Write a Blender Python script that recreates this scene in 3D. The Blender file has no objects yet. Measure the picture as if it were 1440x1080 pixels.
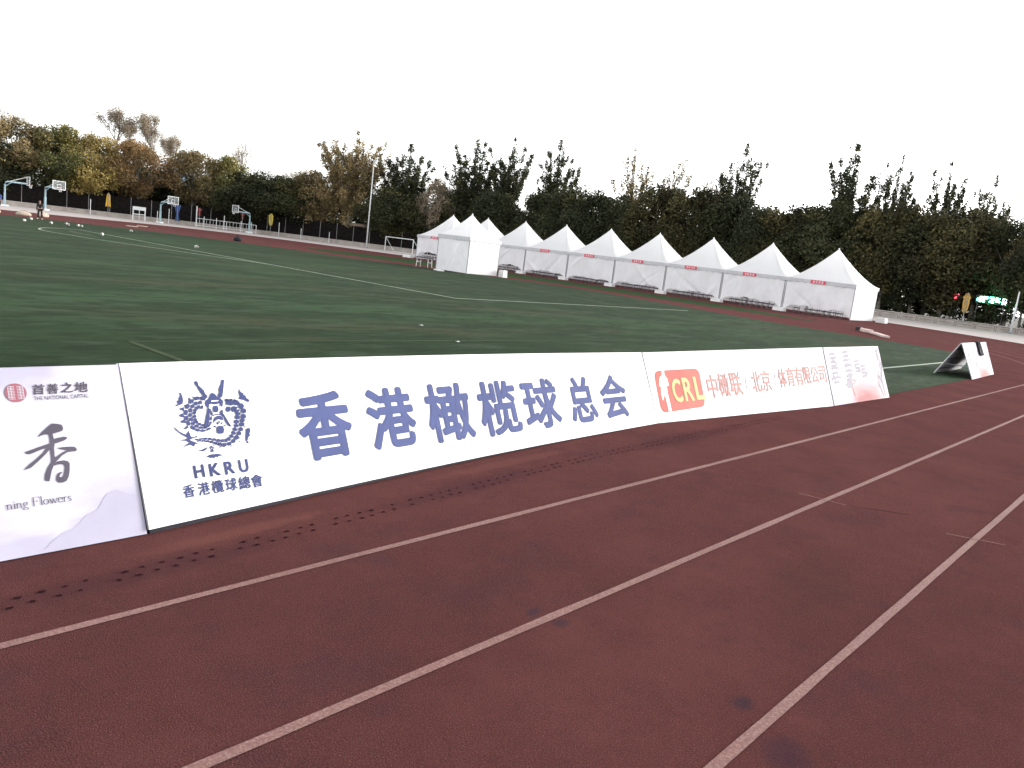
import bpy, bmesh, math, random
import numpy as np
from mathutils import Vector, Matrix

S = bpy.context.scene
COL = S.collection
R = math.radians
random.seed(7)
rng = np.random.default_rng(7)

# ------------------------------------------------------------------ camera
# world: x runs along the near straight, y across the pitch, z up; metres
CAM_H, PITCH, ROLL, HEAD = 1.89, R(9.25), R(7.0), R(-49.775)
fw = Vector((0, math.cos(PITCH), -math.sin(PITCH)))
ri = Vector((1, 0, 0))
dn = fw.cross(ri)
r2 = ri * math.cos(ROLL) - dn * math.sin(ROLL)
d2 = ri * math.sin(ROLL) + dn * math.cos(ROLL)
Zr = Matrix.Rotation(HEAD, 3, 'Z')
r2, d2, fw = Zr @ r2, Zr @ d2, Zr @ fw
cd = bpy.data.cameras.new('camera')
cam = bpy.data.objects.new('camera', cd)
COL.objects.link(cam)
mw = Matrix((r2, -d2, -fw)).transposed().to_4x4()
mw.translation = (0, 0, CAM_H)
cam.matrix_world = mw
cd.sensor_width = 36
cd.lens = 28.0
cd.clip_end = 3000
S.camera = cam

# ------------------------------------------------------------------ light
SUN_EL, SUN_DIR = R(13), Vector((0.90, -0.43))     # low veiled sun off to the right
az = math.atan2(SUN_DIR.y, SUN_DIR.x)
W = bpy.data.worlds.new('World')
S.world = W
W.use_nodes = True
nt = W.node_tree
bg = nt.nodes['Background']
sky = nt.nodes.new('ShaderNodeTexSky')
sky.sky_type = 'NISHITA'
sky.sun_disc = False
sky.sun_elevation = SUN_EL
sky.sun_rotation = math.pi / 2 - az
sky.air_density = 1.0
sky.dust_density = 2.0
sky.ozone_density = 1.0
hs = nt.nodes.new('ShaderNodeHueSaturation')
hs.inputs['Saturation'].default_value = 0.10
nt.links.new(sky.outputs[0], hs.inputs['Color'])
nt.links.new(hs.outputs[0], bg.inputs[0])
bg.inputs[1].default_value = 0.15

sl = bpy.data.lights.new('sun', 'SUN')
sl.energy = 0.6
sl.angle = R(14)
sl.color = (1.0, 0.93, 0.86)
so = bpy.data.objects.new('sun', sl)
COL.objects.link(so)
sv = Vector((SUN_DIR.x, SUN_DIR.y, 0)).normalized() * math.cos(SUN_EL) + Vector((0, 0, math.sin(SUN_EL)))
so.rotation_euler = sv.to_track_quat('Z', 'Y').to_euler()
S.view_settings.view_transform = 'Standard'
S.view_settings.look = 'None'
S.view_settings.exposure = 2.0
S.view_settings.gamma = 1.0
S.view_settings.use_curve_mapping = False

# ------------------------------------------------------------------ helpers
def tag(o, label=None, cat=None, group=None, kind=None):
    if label: o['label'] = label
    if cat: o['category'] = cat
    if group: o['group'] = group
    if kind: o['kind'] = kind
    return o

def empty(name, loc=(0, 0, 0), rz=0.0, label=None, cat=None, group=None):
    o = bpy.data.objects.new(name, None)
    o.empty_display_size = 0.3
    COL.objects.link(o)
    o.location = loc
    o.rotation_euler = (0, 0, rz)
    return tag(o, label, cat, group)

def link(name, me, mat=None, parent=None, smooth=False):
    if mat is not None and len(me.materials) == 0:
        me.materials.append(mat)
    o = bpy.data.objects.new(name, me)
    COL.objects.link(o)
    if parent is not None:
        o.parent = parent
    if smooth:
        me.polygons.foreach_set('use_smooth', [True] * len(me.polygons))
    return o

def mesh(name, V, F):
    me = bpy.data.meshes.new(name)
    me.from_pydata([tuple(v) for v in V], [], F)
    me.update()
    return me

class MB:
    """collects shapes for ONE mesh"""
    def __init__(s): s.V = []; s.F = []
    def box(s, c, d, rz=0.0, top=1.0):
        cx, cy, cz = c; dx, dy, dz = d[0] / 2, d[1] / 2, d[2] / 2
        n = len(s.V); co, si = math.cos(rz), math.sin(rz)
        for z, k in ((-dz, 1.0), (dz, top)):
            for x, y in ((-dx, -dy), (dx, -dy), (dx, dy), (-dx, dy)):
                x *= k; y *= k
                s.V.append((cx + x * co - y * si, cy + x * si + y * co, cz + z))
        s.F += [(n, n + 3, n + 2, n + 1), (n + 4, n + 5, n + 6, n + 7)] + [(n + i, n + (i + 1) % 4, n + 4 + (i + 1) % 4, n + 4 + i) for i in range(4)]
        return s
    def bar(s, a, b, r0, r1=None, n=8, cap=True):
        a = Vector(a); b = Vector(b); r1 = r0 if r1 is None else r1
        d = (b - a).normalized(); u = d.orthogonal().normalized(); v = d.cross(u)
        k = len(s.V)
        for p, r in ((a, r0), (b, r1)):
            for i in range(n):
                t = 2 * math.pi * i / n
                s.V.append(tuple(p + (u * math.cos(t) + v * math.sin(t)) * r))
        for i in range(n):
            j = (i + 1) % n
            s.F.append((k + i, k + j, k + n + j, k + n + i))
        if cap:
            s.F.append(tuple(range(k + n - 1, k - 1, -1))); s.F.append(tuple(range(k + n, k + 2 * n)))
        return s
    def tube(s, P, r, n=8, r1=None):
        P = [Vector(p) for p in P]; k = len(s.V); m = len(P)
        for i, p in enumerate(P):
            d = (P[min(i + 1, m - 1)] - P[max(i - 1, 0)]).normalized()
            ref = Vector((0, 0, 1)) if abs(d.z) < .95 else Vector((1, 0, 0))
            u = d.cross(ref).normalized(); v = d.cross(u)
            rr = r if r1 is None else r + (r1 - r) * i / (m - 1)
            for j in range(n):
                t = 2 * math.pi * j / n
                s.V.append(tuple(p + (u * math.cos(t) + v * math.sin(t)) * rr))
        for i in range(m - 1):
            for j in range(n):
                q = (j + 1) % n
                s.F.append((k + i * n + j, k + i * n + q, k + (i + 1) * n + q, k + (i + 1) * n + j))
        s.F.append(tuple(range(k + n - 1, k - 1, -1))); s.F.append(tuple(range(k + (m - 1) * n, k + m * n)))
        return s
    def grid(s, fn, nu, nv):
        k = len(s.V)
        for j in range(nv + 1):
            for i in range(nu + 1):
                s.V.append(tuple(fn(i / nu, j / nv)))
        for j in range(nv):
            for i in range(nu):
                a = k + j * (nu + 1) + i
                s.F.append((a, a + 1, a + nu + 2, a + nu + 1))
        return s
    def poly(s, pts):
        k = len(s.V); s.V += [tuple(p) for p in pts]; s.F.append(tuple(range(k, k + len(pts)))); return s
    def me(s, name='mesh'): return mesh(name, s.V, s.F)
    def build(s, name, mat, parent=None, smooth=False, bevel=0.0):
        me = s.me(name)
        if bevel:
            bm = bmesh.new(); bm.from_mesh(me)
            bmesh.ops.bevel(bm, geom=bm.edges[:], offset=bevel, segments=2, affect='EDGES', profile=.6)
            bm.to_mesh(me); bm.free()
        return link(name, me, mat, parent, smooth)

def copy_tree(o, parent=None):
    c = o.copy(); COL.objects.link(c)
    if parent is not None: c.parent = parent
    for ch in list(o.children):
        copy_tree(ch, c)
    return c

# ------------------------------------------------------------------ materials
def N(nt, t, **kw):
    n = nt.nodes.new(t)
    for k, v in kw.items():
        if k in n.inputs.keys(): n.inputs[k].default_value = v
        else: setattr(n, k, v)
    return n

def mat(name, col, rough=.6, noise=None, amt=.2, bump=0.0, bscale=None, metal=0.0, spec=.4, sheen=0.0, coords='Object', transl=0.0, emit=0.0):
    m = bpy.data.materials.new(name); m.use_nodes = True
    nt = m.node_tree; b = nt.nodes['Principled BSDF']
    b.inputs['Roughness'].default_value = rough
    b.inputs['Metallic'].default_value = metal
    b.inputs['Specular IOR Level'].default_value = spec
    b.inputs['Sheen Weight'].default_value = sheen
    c = (*col, 1)
    b.inputs['Base Color'].default_value = c
    tc = N(nt, 'ShaderNodeTexCoord')
    src = None
    if noise:
        n = N(nt, 'ShaderNodeTexNoise', Scale=noise, Detail=5.0, Roughness=.6)
        nt.links.new(tc.outputs[coords], n.inputs['Vector'])
        r = N(nt, 'ShaderNodeMapRange'); r.inputs['From Min'].default_value = .3; r.inputs['From Max'].default_value = .7
        nt.links.new(n.outputs[0], r.inputs[0])
        mx = N(nt, 'ShaderNodeMix', data_type='RGBA')
        mx.inputs[6].default_value = tuple(x * (1 - amt) for x in col) + (1,)
        mx.inputs[7].default_value = tuple(min(1, x * (1 + amt)) for x in col) + (1,)
        nt.links.new(r.outputs[0], mx.inputs[0]); nt.links.new(mx.outputs[2], b.inputs['Base Color'])
        src = mx.outputs[2]
    if bump:
        n2 = N(nt, 'ShaderNodeTexNoise', Scale=bscale or (noise or 10) * 3, Detail=4.0)
        nt.links.new(tc.outputs[coords], n2.inputs['Vector'])
        bp = N(nt, 'ShaderNodeBump', Strength=bump); bp.inputs['Distance'].default_value = .02
        nt.links.new(n2.outputs[0], bp.inputs['Height']); nt.links.new(bp.outputs[0], b.inputs['Normal'])
    if transl:
        out = nt.nodes['Material Output']
        tr = N(nt, 'ShaderNodeBsdfTranslucent'); tr.inputs[0].default_value = c
        if src: nt.links.new(src, tr.inputs[0])
        ms = N(nt, 'ShaderNodeMixShader'); ms.inputs[0].default_value = transl
        nt.links.new(b.outputs[0], ms.inputs[1]); nt.links.new(tr.outputs[0], ms.inputs[2]); nt.links.new(ms.outputs[0], out.inputs[0])
    if emit:
        b.inputs['Emission Color'].default_value = c; b.inputs['Emission Strength'].default_value = emit
    return m

def layered(name, layers, base, rough=.85, bump=.3, bscale=300, bdist=.004, spec=.3, sheen=0.0, stretch=(1, 1, 1), rotz=0.0, spots=(), gain=1.0, sheen_tint=(1, 1, 1)):
    if gain != 1:
        sc_ = lambda c: tuple(v * gain for v in c)
        base = sc_(base); layers = [(l[0], sc_(l[1]), *l[2:]) for l in layers]; spots = [(*p[:5], sc_(p[5]), p[6]) for p in spots]
    """base colour, then layers (scale, colour, lo, hi, amount, detail): noise thresholded between lo and hi mixes the colour in"""
    m = bpy.data.materials.new(name); m.use_nodes = True
    nt = m.node_tree; b = nt.nodes['Principled BSDF']
    b.inputs['Roughness'].default_value = rough; b.inputs['Specular IOR Level'].default_value = spec
    b.inputs['Sheen Weight'].default_value = sheen; b.inputs['Sheen Roughness'].default_value = .22; b.inputs['Sheen Tint'].default_value = (*sheen_tint, 1)
    tc = N(nt, 'ShaderNodeTexCoord'); mp = N(nt, 'ShaderNodeMapping')
    mp.inputs['Scale'].default_value = stretch; mp.inputs['Rotation'].default_value = (0, 0, rotz)
    nt.links.new(tc.outputs['Object'], mp.inputs[0])
    cur = None
    for i, (sc, colr, lo, hi, am, det) in enumerate(layers):
        n = N(nt, 'ShaderNodeTexNoise', Scale=sc, Detail=det, Roughness=.62)
        off = N(nt, 'ShaderNodeVectorMath', operation='ADD'); off.inputs[1].default_value = (i * 13.7, i * 7.1, i * 3.3)
        nt.links.new((mp.outputs[0] if sc < 30 else tc.outputs['Object']), off.inputs[0]); nt.links.new(off.outputs[0], n.inputs['Vector'])
        r = N(nt, 'ShaderNodeMapRange', interpolation_type='SMOOTHSTEP')
        r.inputs['From Min'].default_value = lo; r.inputs['From Max'].default_value = hi; r.inputs['To Max'].default_value = am
        nt.links.new(n.outputs[0], r.inputs[0])
        mx = N(nt, 'ShaderNodeMix', data_type='RGBA')
        if cur is None: mx.inputs[6].default_value = (*base, 1)
        else: nt.links.new(cur, mx.inputs[6])
        mx.inputs[7].default_value = (*colr, 1)
        nt.links.new(r.outputs[0], mx.inputs[0]); cur = mx.outputs[2]
    if spots:
        nz = N(nt, 'ShaderNodeTexNoise', Scale=9.0, Detail=5.0, Roughness=.7); nt.links.new(tc.outputs['Object'], nz.inputs['Vector'])
        sb = N(nt, 'ShaderNodeVectorMath', operation='SUBTRACT'); sb.inputs[1].default_value = (.5, .5, .5); nt.links.new(nz.outputs['Color'], sb.inputs[0])
    for (sx, sy, rx, ry, rot, colr, am) in spots:      # stains with a shape of their own
        p0 = N(nt, 'ShaderNodeVectorMath', operation='SUBTRACT'); p0.inputs[1].default_value = (sx, sy, 0); nt.links.new(tc.outputs['Object'], p0.inputs[0])
        p1 = N(nt, 'ShaderNodeMapping', vector_type='TEXTURE'); p1.inputs['Rotation'].default_value = (0, 0, rot); p1.inputs['Scale'].default_value = (rx, ry, 1); nt.links.new(p0.outputs[0], p1.inputs[0])
        p2 = N(nt, 'ShaderNodeVectorMath', operation='ADD'); nt.links.new(p1.outputs[0], p2.inputs[0]); nt.links.new(sb.outputs[0], p2.inputs[1])
        ln = N(nt, 'ShaderNodeVectorMath', operation='LENGTH'); nt.links.new(p2.outputs[0], ln.inputs[0])
        r = N(nt, 'ShaderNodeMapRange', interpolation_type='SMOOTHSTEP'); r.inputs['From Min'].default_value = 1.0; r.inputs['From Max'].default_value = .3; r.inputs['To Max'].default_value = am
        nt.links.new(ln.outputs['Value'], r.inputs[0])
        mx = N(nt, 'ShaderNodeMix', data_type='RGBA'); nt.links.new(cur, mx.inputs[6]); mx.inputs[7].default_value = (*colr, 1)
        nt.links.new(r.outputs[0], mx.inputs[0]); cur = mx.outputs[2]
    nt.links.new(cur, b.inputs['Base Color'])
    n2 = N(nt, 'ShaderNodeTexNoise', Scale=bscale, Detail=3.0); nt.links.new(tc.outputs['Object'], n2.inputs['Vector'])
    bp = N(nt, 'ShaderNodeBump', Strength=bump); bp.inputs['Distance'].default_value = bdist
    nt.links.new(n2.outputs[0], bp.inputs['Height']); nt.links.new(bp.outputs[0], b.inputs['Normal'])
    return m

TRACK = [
    (0.30, (.075, .030, .030), .38, .66, .6, 4),
    (0.85, (.150, .056, .050), .42, .70, .6, 5),
    (1.7, (.066, .030, .040), .48, .72, .5, 5),
    (4.5, (.125, .046, .042), .46, .72, .5, 5),
    (14, (.070, .030, .032), .50, .75, .4, 5),
    (60, (.150, .062, .056), .48, .75, .5, 3),
    (140, (.240, .120, .108), .55, .70, .6, 2),
    (180, (.022, .008, .010), .53, .70, .75, 2),
]
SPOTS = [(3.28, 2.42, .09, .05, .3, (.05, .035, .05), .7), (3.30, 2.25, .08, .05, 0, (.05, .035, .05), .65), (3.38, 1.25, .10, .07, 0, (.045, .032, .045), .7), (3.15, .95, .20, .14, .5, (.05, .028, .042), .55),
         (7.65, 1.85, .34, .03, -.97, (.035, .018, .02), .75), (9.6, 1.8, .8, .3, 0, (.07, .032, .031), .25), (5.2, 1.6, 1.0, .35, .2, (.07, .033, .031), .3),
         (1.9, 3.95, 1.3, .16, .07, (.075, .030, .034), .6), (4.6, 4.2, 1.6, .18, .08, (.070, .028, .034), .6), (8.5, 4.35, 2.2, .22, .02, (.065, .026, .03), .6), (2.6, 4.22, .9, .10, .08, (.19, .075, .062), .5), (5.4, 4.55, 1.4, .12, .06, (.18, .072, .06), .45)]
M = {}
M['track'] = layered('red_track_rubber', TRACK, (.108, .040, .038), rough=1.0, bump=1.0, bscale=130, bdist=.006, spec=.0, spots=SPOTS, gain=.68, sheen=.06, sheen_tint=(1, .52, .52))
M['turf'] = layered('green_turf', [
    (.07, (.010, .022, .008), .38, .58, .75, 5),
    (.20, (.056, .048, .026), .48, .66, .75, 5),
    (.5, (.009, .026, .009), .42, .58, .8, 6),
    (1.1, (.046, .066, .044), .50, .66, .7, 6),
    (2.6, (.007, .014, .006), .48, .64, .7, 6),
    (6, (.040, .060, .030), .52, .70, .5, 5),
    (40, (.015, .028, .011), .5, .75, .5, 3),
    (110, (.055, .085, .038), .58, .75, .5, 2),
], (.029, .062, .024), rough=.9, bump=.6, bscale=60, bdist=.01, spec=.03, stretch=(.5, 1.5, 1), rotz=R(50), gain=.80, sheen=.022, sheen_tint=(.8, 1, .78))
M['dark_turf'] = layered('dark_side_turf', [
    (.3, (.050, .042, .022), .50, .72, .5, 4), (1.2, (.014, .034, .012), .5, .75, .6, 4), (60, (.04, .06, .025), .5, .75, .4, 2)],
    (.026, .052, .020), rough=.95, bump=.4, bscale=60, bdist=.01, spec=.02)
M['concrete'] = layered('pale_concrete', [(.3, (.36, .32, .30), .45, .7, .6, 4), (2.0, (.50, .45, .42), .5, .75, .5, 5), (9, (.33, .30, .28), .58, .75, .4, 4)],
    (.43, .385, .365), rough=.9, bump=.2, bscale=20, bdist=.01)
M['soil'] = layered('dark_ground', [(.2, (.05, .045, .03), .4, .7, .7, 4), (1.2, (.028, .035, .018), .5, .75, .6, 4)], (.04, .036, .026), rough=1, bump=.4, bscale=4, bdist=.05)

def worn_paint(name, paint, under, lo=.36, hi=.60, sc=90):
    m = bpy.data.materials.new(name); m.use_nodes = True
    nt = m.node_tree; b = nt.nodes['Principled BSDF']; b.inputs['Roughness'].default_value = .85; b.inputs['Specular IOR Level'].default_value = .08
    tc = N(nt, 'ShaderNodeTexCoord')
    n1 = N(nt, 'ShaderNodeTexNoise', Scale=sc, Detail=3.0, Roughness=.7); nt.links.new(tc.outputs['Object'], n1.inputs['Vector'])
    n2 = N(nt, 'ShaderNodeTexNoise', Scale=.9, Detail=5.0); nt.links.new(tc.outputs['Object'], n2.inputs['Vector'])
    ad = N(nt, 'ShaderNodeMath', operation='MULTIPLY_ADD'); ad.inputs[1].default_value = .28; nt.links.new(n2.outputs[0], ad.inputs[0])
    nt.links.new(n1.outputs[0], ad.inputs[2])
    r = N(nt, 'ShaderNodeMapRange', interpolation_type='SMOOTHSTEP')
    r.inputs['From Min'].default_value = lo + .14; r.inputs['From Max'].default_value = hi + .14
    nt.links.new(ad.outputs[0], r.inputs[0])
    mx = N(nt, 'ShaderNodeMix', data_type='RGBA'); mx.inputs[6].default_value = (*under, 1); mx.inputs[7].default_value = (*paint, 1)
    nt.links.new(r.outputs[0], mx.inputs[0]); nt.links.new(mx.outputs[2], b.inputs['Base Color'])
    bp = N(nt, 'ShaderNodeBump', Strength=.6); bp.inputs['Distance'].default_value = .003
    nt.links.new(n1.outputs[0], bp.inputs['Height']); nt.links.new(bp.outputs[0], b.inputs['Normal'])
    return m
M['lane'] = worn_paint('worn_lane_paint', (.265, .160, .145), (.165, .088, .080), .38, .70)
M['lane_thin'] = worn_paint('thin_mark_paint', (.26, .16, .145), (.12, .05, .046), .42, .7)
M['pitch_line'] = worn_paint('pitch_line_paint', (.42, .46, .38), (.14, .18, .13), .3, .55, 40)
M['pitch_line_faint'] = worn_paint('faint_pitch_line_paint', (.085, .095, .045), (.03, .045, .022), .45, .75, 40)
M['lane_bright'] = worn_paint('bright_far_mark', (.62, .45, .42), (.35, .2, .19), .3, .5)

M['board_white'] = mat('white_board_print', (.66, .66, .67), .45, 1.5, .02)
M['blue'] = mat('blue_print', (.064, .078, .175), .5, 3, .12)
M['blue_grey'] = mat('slate_blue_print', (.045, .055, .135), .5, 3, .12)
M['grey_ink'] = mat('grey_ink_print', (.075, .068, .09), .5, 6, .12)
M['ink_faint'] = mat('faint_grey_ink', (.21, .20, .23), .5, 6, .12)
M['ink_wash'] = mat('pale_ink_wash', (.325, .315, .395), .5, 2.5, .08)
M['salmon'] = mat('salmon_print', (.42, .135, .115), .5, 2.0, .12)
M['cream'] = mat('cream_print', (.46, .44, .22), .5)
M['white_print'] = mat('white_print', (.88, .86, .86), .5)
M['pale_red'] = mat('pale_red_print', (.42, .225, .21), .5, 4, .1)
M['seal_red'] = mat('dull_red_seal_print', (.27, .10, .125), .5, 4, .1)
for k_ in ('board_white', 'blue', 'blue_grey', 'grey_ink', 'ink_faint', 'ink_wash', 'salmon', 'cream', 'white_print', 'pale_red', 'seal_red'):
    b_ = M[k_].node_tree.nodes['Principled BSDF']; b_.inputs['Roughness'].default_value = .75; b_.inputs['Specular IOR Level'].default_value = .08
M['alu'] = mat('grey_metal', (.45, .46, .48), .4, 8, .1, metal=.6)
M['alu_edge'] = mat('grey_board_edge', (.42, .42, .46), .5)
M['rib'] = mat('dark_blue_batten', (.06, .05, .12), .6, 6, .2)
M['black'] = mat('black_cloth_and_shade', (.012, .012, .018), .9, 12, .3, bump=.3)
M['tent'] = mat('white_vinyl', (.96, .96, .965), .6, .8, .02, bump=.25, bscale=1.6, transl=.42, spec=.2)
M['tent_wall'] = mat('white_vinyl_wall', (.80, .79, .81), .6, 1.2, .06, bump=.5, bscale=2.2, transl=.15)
M['fascia'] = mat('grey_white_valance', (.52, .52, .54), .5, 2, .08)
M['post'] = mat('grey_steel_post', (.30, .30, .32), .5, 3, .1, metal=.3)
M['sign_red'] = mat('red_banner', (.66, .065, .12), .5, 3, .1)
M['ballast'] = mat('white_ballast', (.74, .73, .72), .7, 3, .08, bump=.2)
M['chair_dark'] = mat('dark_chair_plastic', (.022, .02, .035), .5, 9, .2)
M['chair_leg'] = mat('grey_chair_leg', (.14, .14, .15), .4, metal=.5)
M['white_metal'] = mat('white_painted_metal', (.66, .68, .68), .45, 4, .08)
M['blue_metal'] = mat('light_blue_painted_metal', (.30, .42, .47), .45, 4, .08)
M['blue_pad'] = mat('blue_pad', (.03, .07, .22), .6)
M['glass'] = mat('clear_backboard', (.45, .48, .48), .1)
_n = M['glass'].node_tree; _t = N(_n, 'ShaderNodeBsdfTransparent'); _m = N(_n, 'ShaderNodeMixShader'); _m.inputs[0].default_value = .80
_n.links.new(_n.nodes['Principled BSDF'].outputs[0], _m.inputs[1]); _n.links.new(_t.outputs[0], _m.inputs[2]); _n.links.new(_m.outputs[0], _n.nodes['Material Output'].inputs[0])
M['orange'] = mat('orange_rim', (.55, .13, .04), .5)
M['wall'] = mat('weathered_wall', (.36, .32, .29), .85, 1.2, .25, bump=.4, bscale=6)
M['coping'] = mat('wall_coping', (.44, .40, .37), .85, 2, .15)
M['screen'] = mat('dark_fence_mesh', (.014, .012, .012), 1.0, 3, .4, spec=.0)
M['fence_post'] = mat('grey_fence_post', (.30, .30, .29), .7, 3, .2)
M['rail'] = mat('dark_rail_metal', (.09, .08, .08), .6, 3, .3)
M['bark'] = mat('bark', (.17, .155, .13), .95, 2.5, .35, bump=.5, bscale=8)
M['bark_dark'] = mat('dark_bark', (.075, .068, .058), .95, 2.5, .35, bump=.5, bscale=8)
M['ball'] = mat('white_ball', (.52, .51, .46), .5, 9, .08)
M['ball_dark'] = mat('dark_ball_panel', (.04, .05, .05), .5)
M['yellow'] = mat('yellow_cloth', (.72, .42, .04), .7, 4, .15)
M['yellow_dull'] = mat('dull_yellow_cloth', (.50, .40, .07), .7, 4, .15)
M['tan_cloth'] = mat('ochre_cloth', (.48, .30, .08), .7, 4, .2)
M['skin'] = mat('skin', (.42, .24, .17), .5)
M['hair'] = mat('black_hair', (.012, .010, .010), .6)
M['jacket'] = mat('black_jacket', (.018, .018, .020), .8, 12, .3)
M['trousers'] = mat('black_trousers', (.014, .014, .017), .8, 12, .3)
M['shoe'] = mat('white_shoe', (.75, .75, .73), .5)
M['blue_cloth'] = mat('blue_jacket', (.05, .10, .38), .8, 12, .3)
M['red_cloth'] = mat('red_cloth', (.20, .022, .022), .7, 4, .2)
M['pale_bag'] = mat('pale_kit_bag', (.42, .34, .27), .8, 6, .15)
M['roof_blue'] = mat('light_blue_roof', (.34, .46, .54), .6, 2, .12)
M['roof_tan'] = mat('tan_roof', (.42, .31, .24), .7, 3, .15)
M['house_wall'] = mat('grey_house_wall', (.30, .30, .30), .8, 1.5, .15)
M['window'] = mat('dark_window', (.03, .035, .045), .2)
M['timber'] = mat('pale_timber', (.58, .45, .42), .8, 8, .2)
M['dark_box'] = mat('dark_case', (.02, .018, .018), .6)
M['neon_green'] = mat('green_neon', (.10, .95, .42), .5, emit=9.0)
M['neon_white'] = mat('pale_green_neon', (.55, 1.0, .80), .5, emit=5.0)
M['neon_red'] = mat('red_neon', (1.0, .06, .10), .5, emit=2.5)
M['ink_brush'] = mat('soft_grey_brush_ink', (.27, .26, .29), .75, 6, .12, spec=.08)
M['pale_figure'] = mat('pale_seal_figure', (.42, .41, .46), .75, spec=.08)
M['wet'] = mat('damp_print', (.022, .009, .011), 1.0, spec=.0)
M['stain'] = layered('dark_track_stain', [(9, (.115, .045, .045), .42, .6, 1.0, 4)], (.070, .036, .042), rough=.95, bump=.5, spec=.05, bscale=180)

def leaf_mat(name, stops, rough=.7, transl=.25):
    m = bpy.data.materials.new(name); m.use_nodes = True
    nt = m.node_tree; b = nt.nodes['Principled BSDF']; b.inputs['Roughness'].default_value = rough; b.inputs['Specular IOR Level'].default_value = .2
    at = N(nt, 'ShaderNodeAttribute', attribute_name='tint')
    oi = N(nt, 'ShaderNodeObjectInfo')
    ad = N(nt, 'ShaderNodeMath', operation='MULTIPLY_ADD'); ad.inputs[1].default_value = .16; nt.links.new(oi.outputs['Random'], ad.inputs[0]); nt.links.new(at.outputs['Fac'], ad.inputs[2])
    sb = N(nt, 'ShaderNodeMath', operation='SUBTRACT'); sb.inputs[1].default_value = .08; nt.links.new(ad.outputs[0], sb.inputs[0])
    cr = N(nt, 'ShaderNodeValToRGB'); el = cr.color_ramp.elements
    el[0].position, el[0].color = stops[0][0], (*stops[0][1], 1); el[1].position, el[1].color = stops[-1][0], (*stops[-1][1], 1)
    for p, c in stops[1:-1]:
        e = el.new(p); e.color = (*c, 1)
    nt.links.new(sb.outputs[0], cr.inputs[0]); nt.links.new(cr.outputs[0], b.inputs['Base Color'])
    tr = N(nt, 'ShaderNodeBsdfTranslucent'); nt.links.new(cr.outputs[0], tr.inputs[0])
    ms = N(nt, 'ShaderNodeMixShader'); ms.inputs[0].default_value = transl
    nt.links.new(b.outputs[0], ms.inputs[1]); nt.links.new(tr.outputs[0], ms.inputs[2]); nt.links.new(ms.outputs[0], nt.nodes['Material Output'].inputs[0])
    return m
LM = {
    'olive': leaf_mat('olive_brown_leaves', [(0, (0.076, 0.069, 0.036)), (.45, (0.200, 0.159, 0.081)), (1, (0.414, 0.304, 0.138))]),
    'green': leaf_mat('green_autumn_leaves', [(0, (0.048, 0.063, 0.028)), (.5, (0.145, 0.145, 0.053)), (1, (0.414, 0.331, 0.110))]),
    'yellow': leaf_mat('yellow_leaves', [(0, (0.117, 0.097, 0.036)), (.5, (0.359, 0.276, 0.090)), (1, (0.580, 0.455, 0.166))]),
    'orange': leaf_mat('rusty_leaves', [(0, (0.097, 0.071, 0.036)), (.5, (0.262, 0.179, 0.085)), (1, (0.497, 0.290, 0.138))]),
    'dark': leaf_mat('dark_leaves', [(0, (.016, .021, .011)), (.5, (.046, .054, .025)), (1, (.14, .13, .055))], transl=.15),
    'darkolive': leaf_mat('dark_olive_leaves', [(0, (.018, .020, .010)), (.5, (.060, .058, .026)), (1, (.15, .125, .048))], transl=.15),
    'pale': leaf_mat('pale_dry_leaves', [(0, (.16, .13, .10)), (.5, (.26, .21, .15)), (1, (.40, .32, .22))], transl=.3),
}
PR_BIG = [["香",1.223,0.231,0.52,0.537],["港",1.914,0.227,0.547,0.531],["橄",2.609,0.197,0.605,0.565],["榄",3.321,0.174,0.625,0.578],["球",4.019,0.168,0.632,0.577],["总",4.841,0.164,0.537,0.576],["会",5.505,0.154,0.573,0.585]]
PR_HKRU = [["H",0.351,0.256,0.074,0.087],["K",0.46,0.251,0.077,0.088],["R",0.571,0.246,0.074,0.09],["U",0.68,0.241,0.074,0.092]]
PR_HKSUB = [["香",0.253,0.144,0.081,0.083],["港",0.357,0.141,0.084,0.085],["欖",0.453,0.137,0.087,0.086],["球",0.554,0.133,0.089,0.088],["總",0.653,0.128,0.092,0.089],["會",0.75,0.124,0.095,0.091]]
PR_CRLSQ = [[0.147,0.759],[1.168,0.769],[1.142,0.181],[0.124,0.139]]
PR_CRL = [["C",0.453,0.273,0.205,0.356],["R",0.699,0.28,0.218,0.357],["L",0.965,0.289,0.217,0.356]]
PR_CRLFIG = [[0.318,0.759],[0.364,0.762],[0.354,0.7],[0.398,0.626],[0.399,0.532],[0.366,0.523],[0.355,0.575],[0.337,0.431],[0.343,0.286],[0.341,0.152],[0.278,0.146],[0.277,0.29],[0.271,0.413],[0.2,0.314],[0.196,0.417],[0.228,0.539],[0.198,0.52],[0.209,0.602],[0.248,0.662],[0.297,0.692]]
PR_CRLTXT = [["中",1.282,0.298,0.261,0.365],["橄",1.57,0.306,0.271,0.37],["联",1.87,0.309,0.315,0.375],["北",2.476,0.337,0.27,0.343],["京",2.762,0.341,0.266,0.346],["体",3.284,0.381,0.247,0.325],["育",3.548,0.392,0.25,0.319],["有",3.815,0.401,0.276,0.313],["限",4.108,0.41,0.256,0.306],["公",4.379,0.415,0.263,0.299],["司",4.658,0.42,0.256,0.292]]
PR_CRLBAR = [[[2.315,0.602],[2.33,0.601],[2.297,0.4],[2.282,0.401]],[[3.181,0.62],[3.198,0.62],[3.157,0.419],[3.14,0.42]]]
PR_SEAL = [2.44,0.895,0.053]
PR_SHOU = [["首",2.521,0.878,0.061,0.06],["善",2.595,0.878,0.058,0.061],["之",2.667,0.881,0.063,0.062],["地",2.738,0.88,0.072,0.062]]
PR_NATCAP = [2.523,0.846,0.288,0.023]
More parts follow.
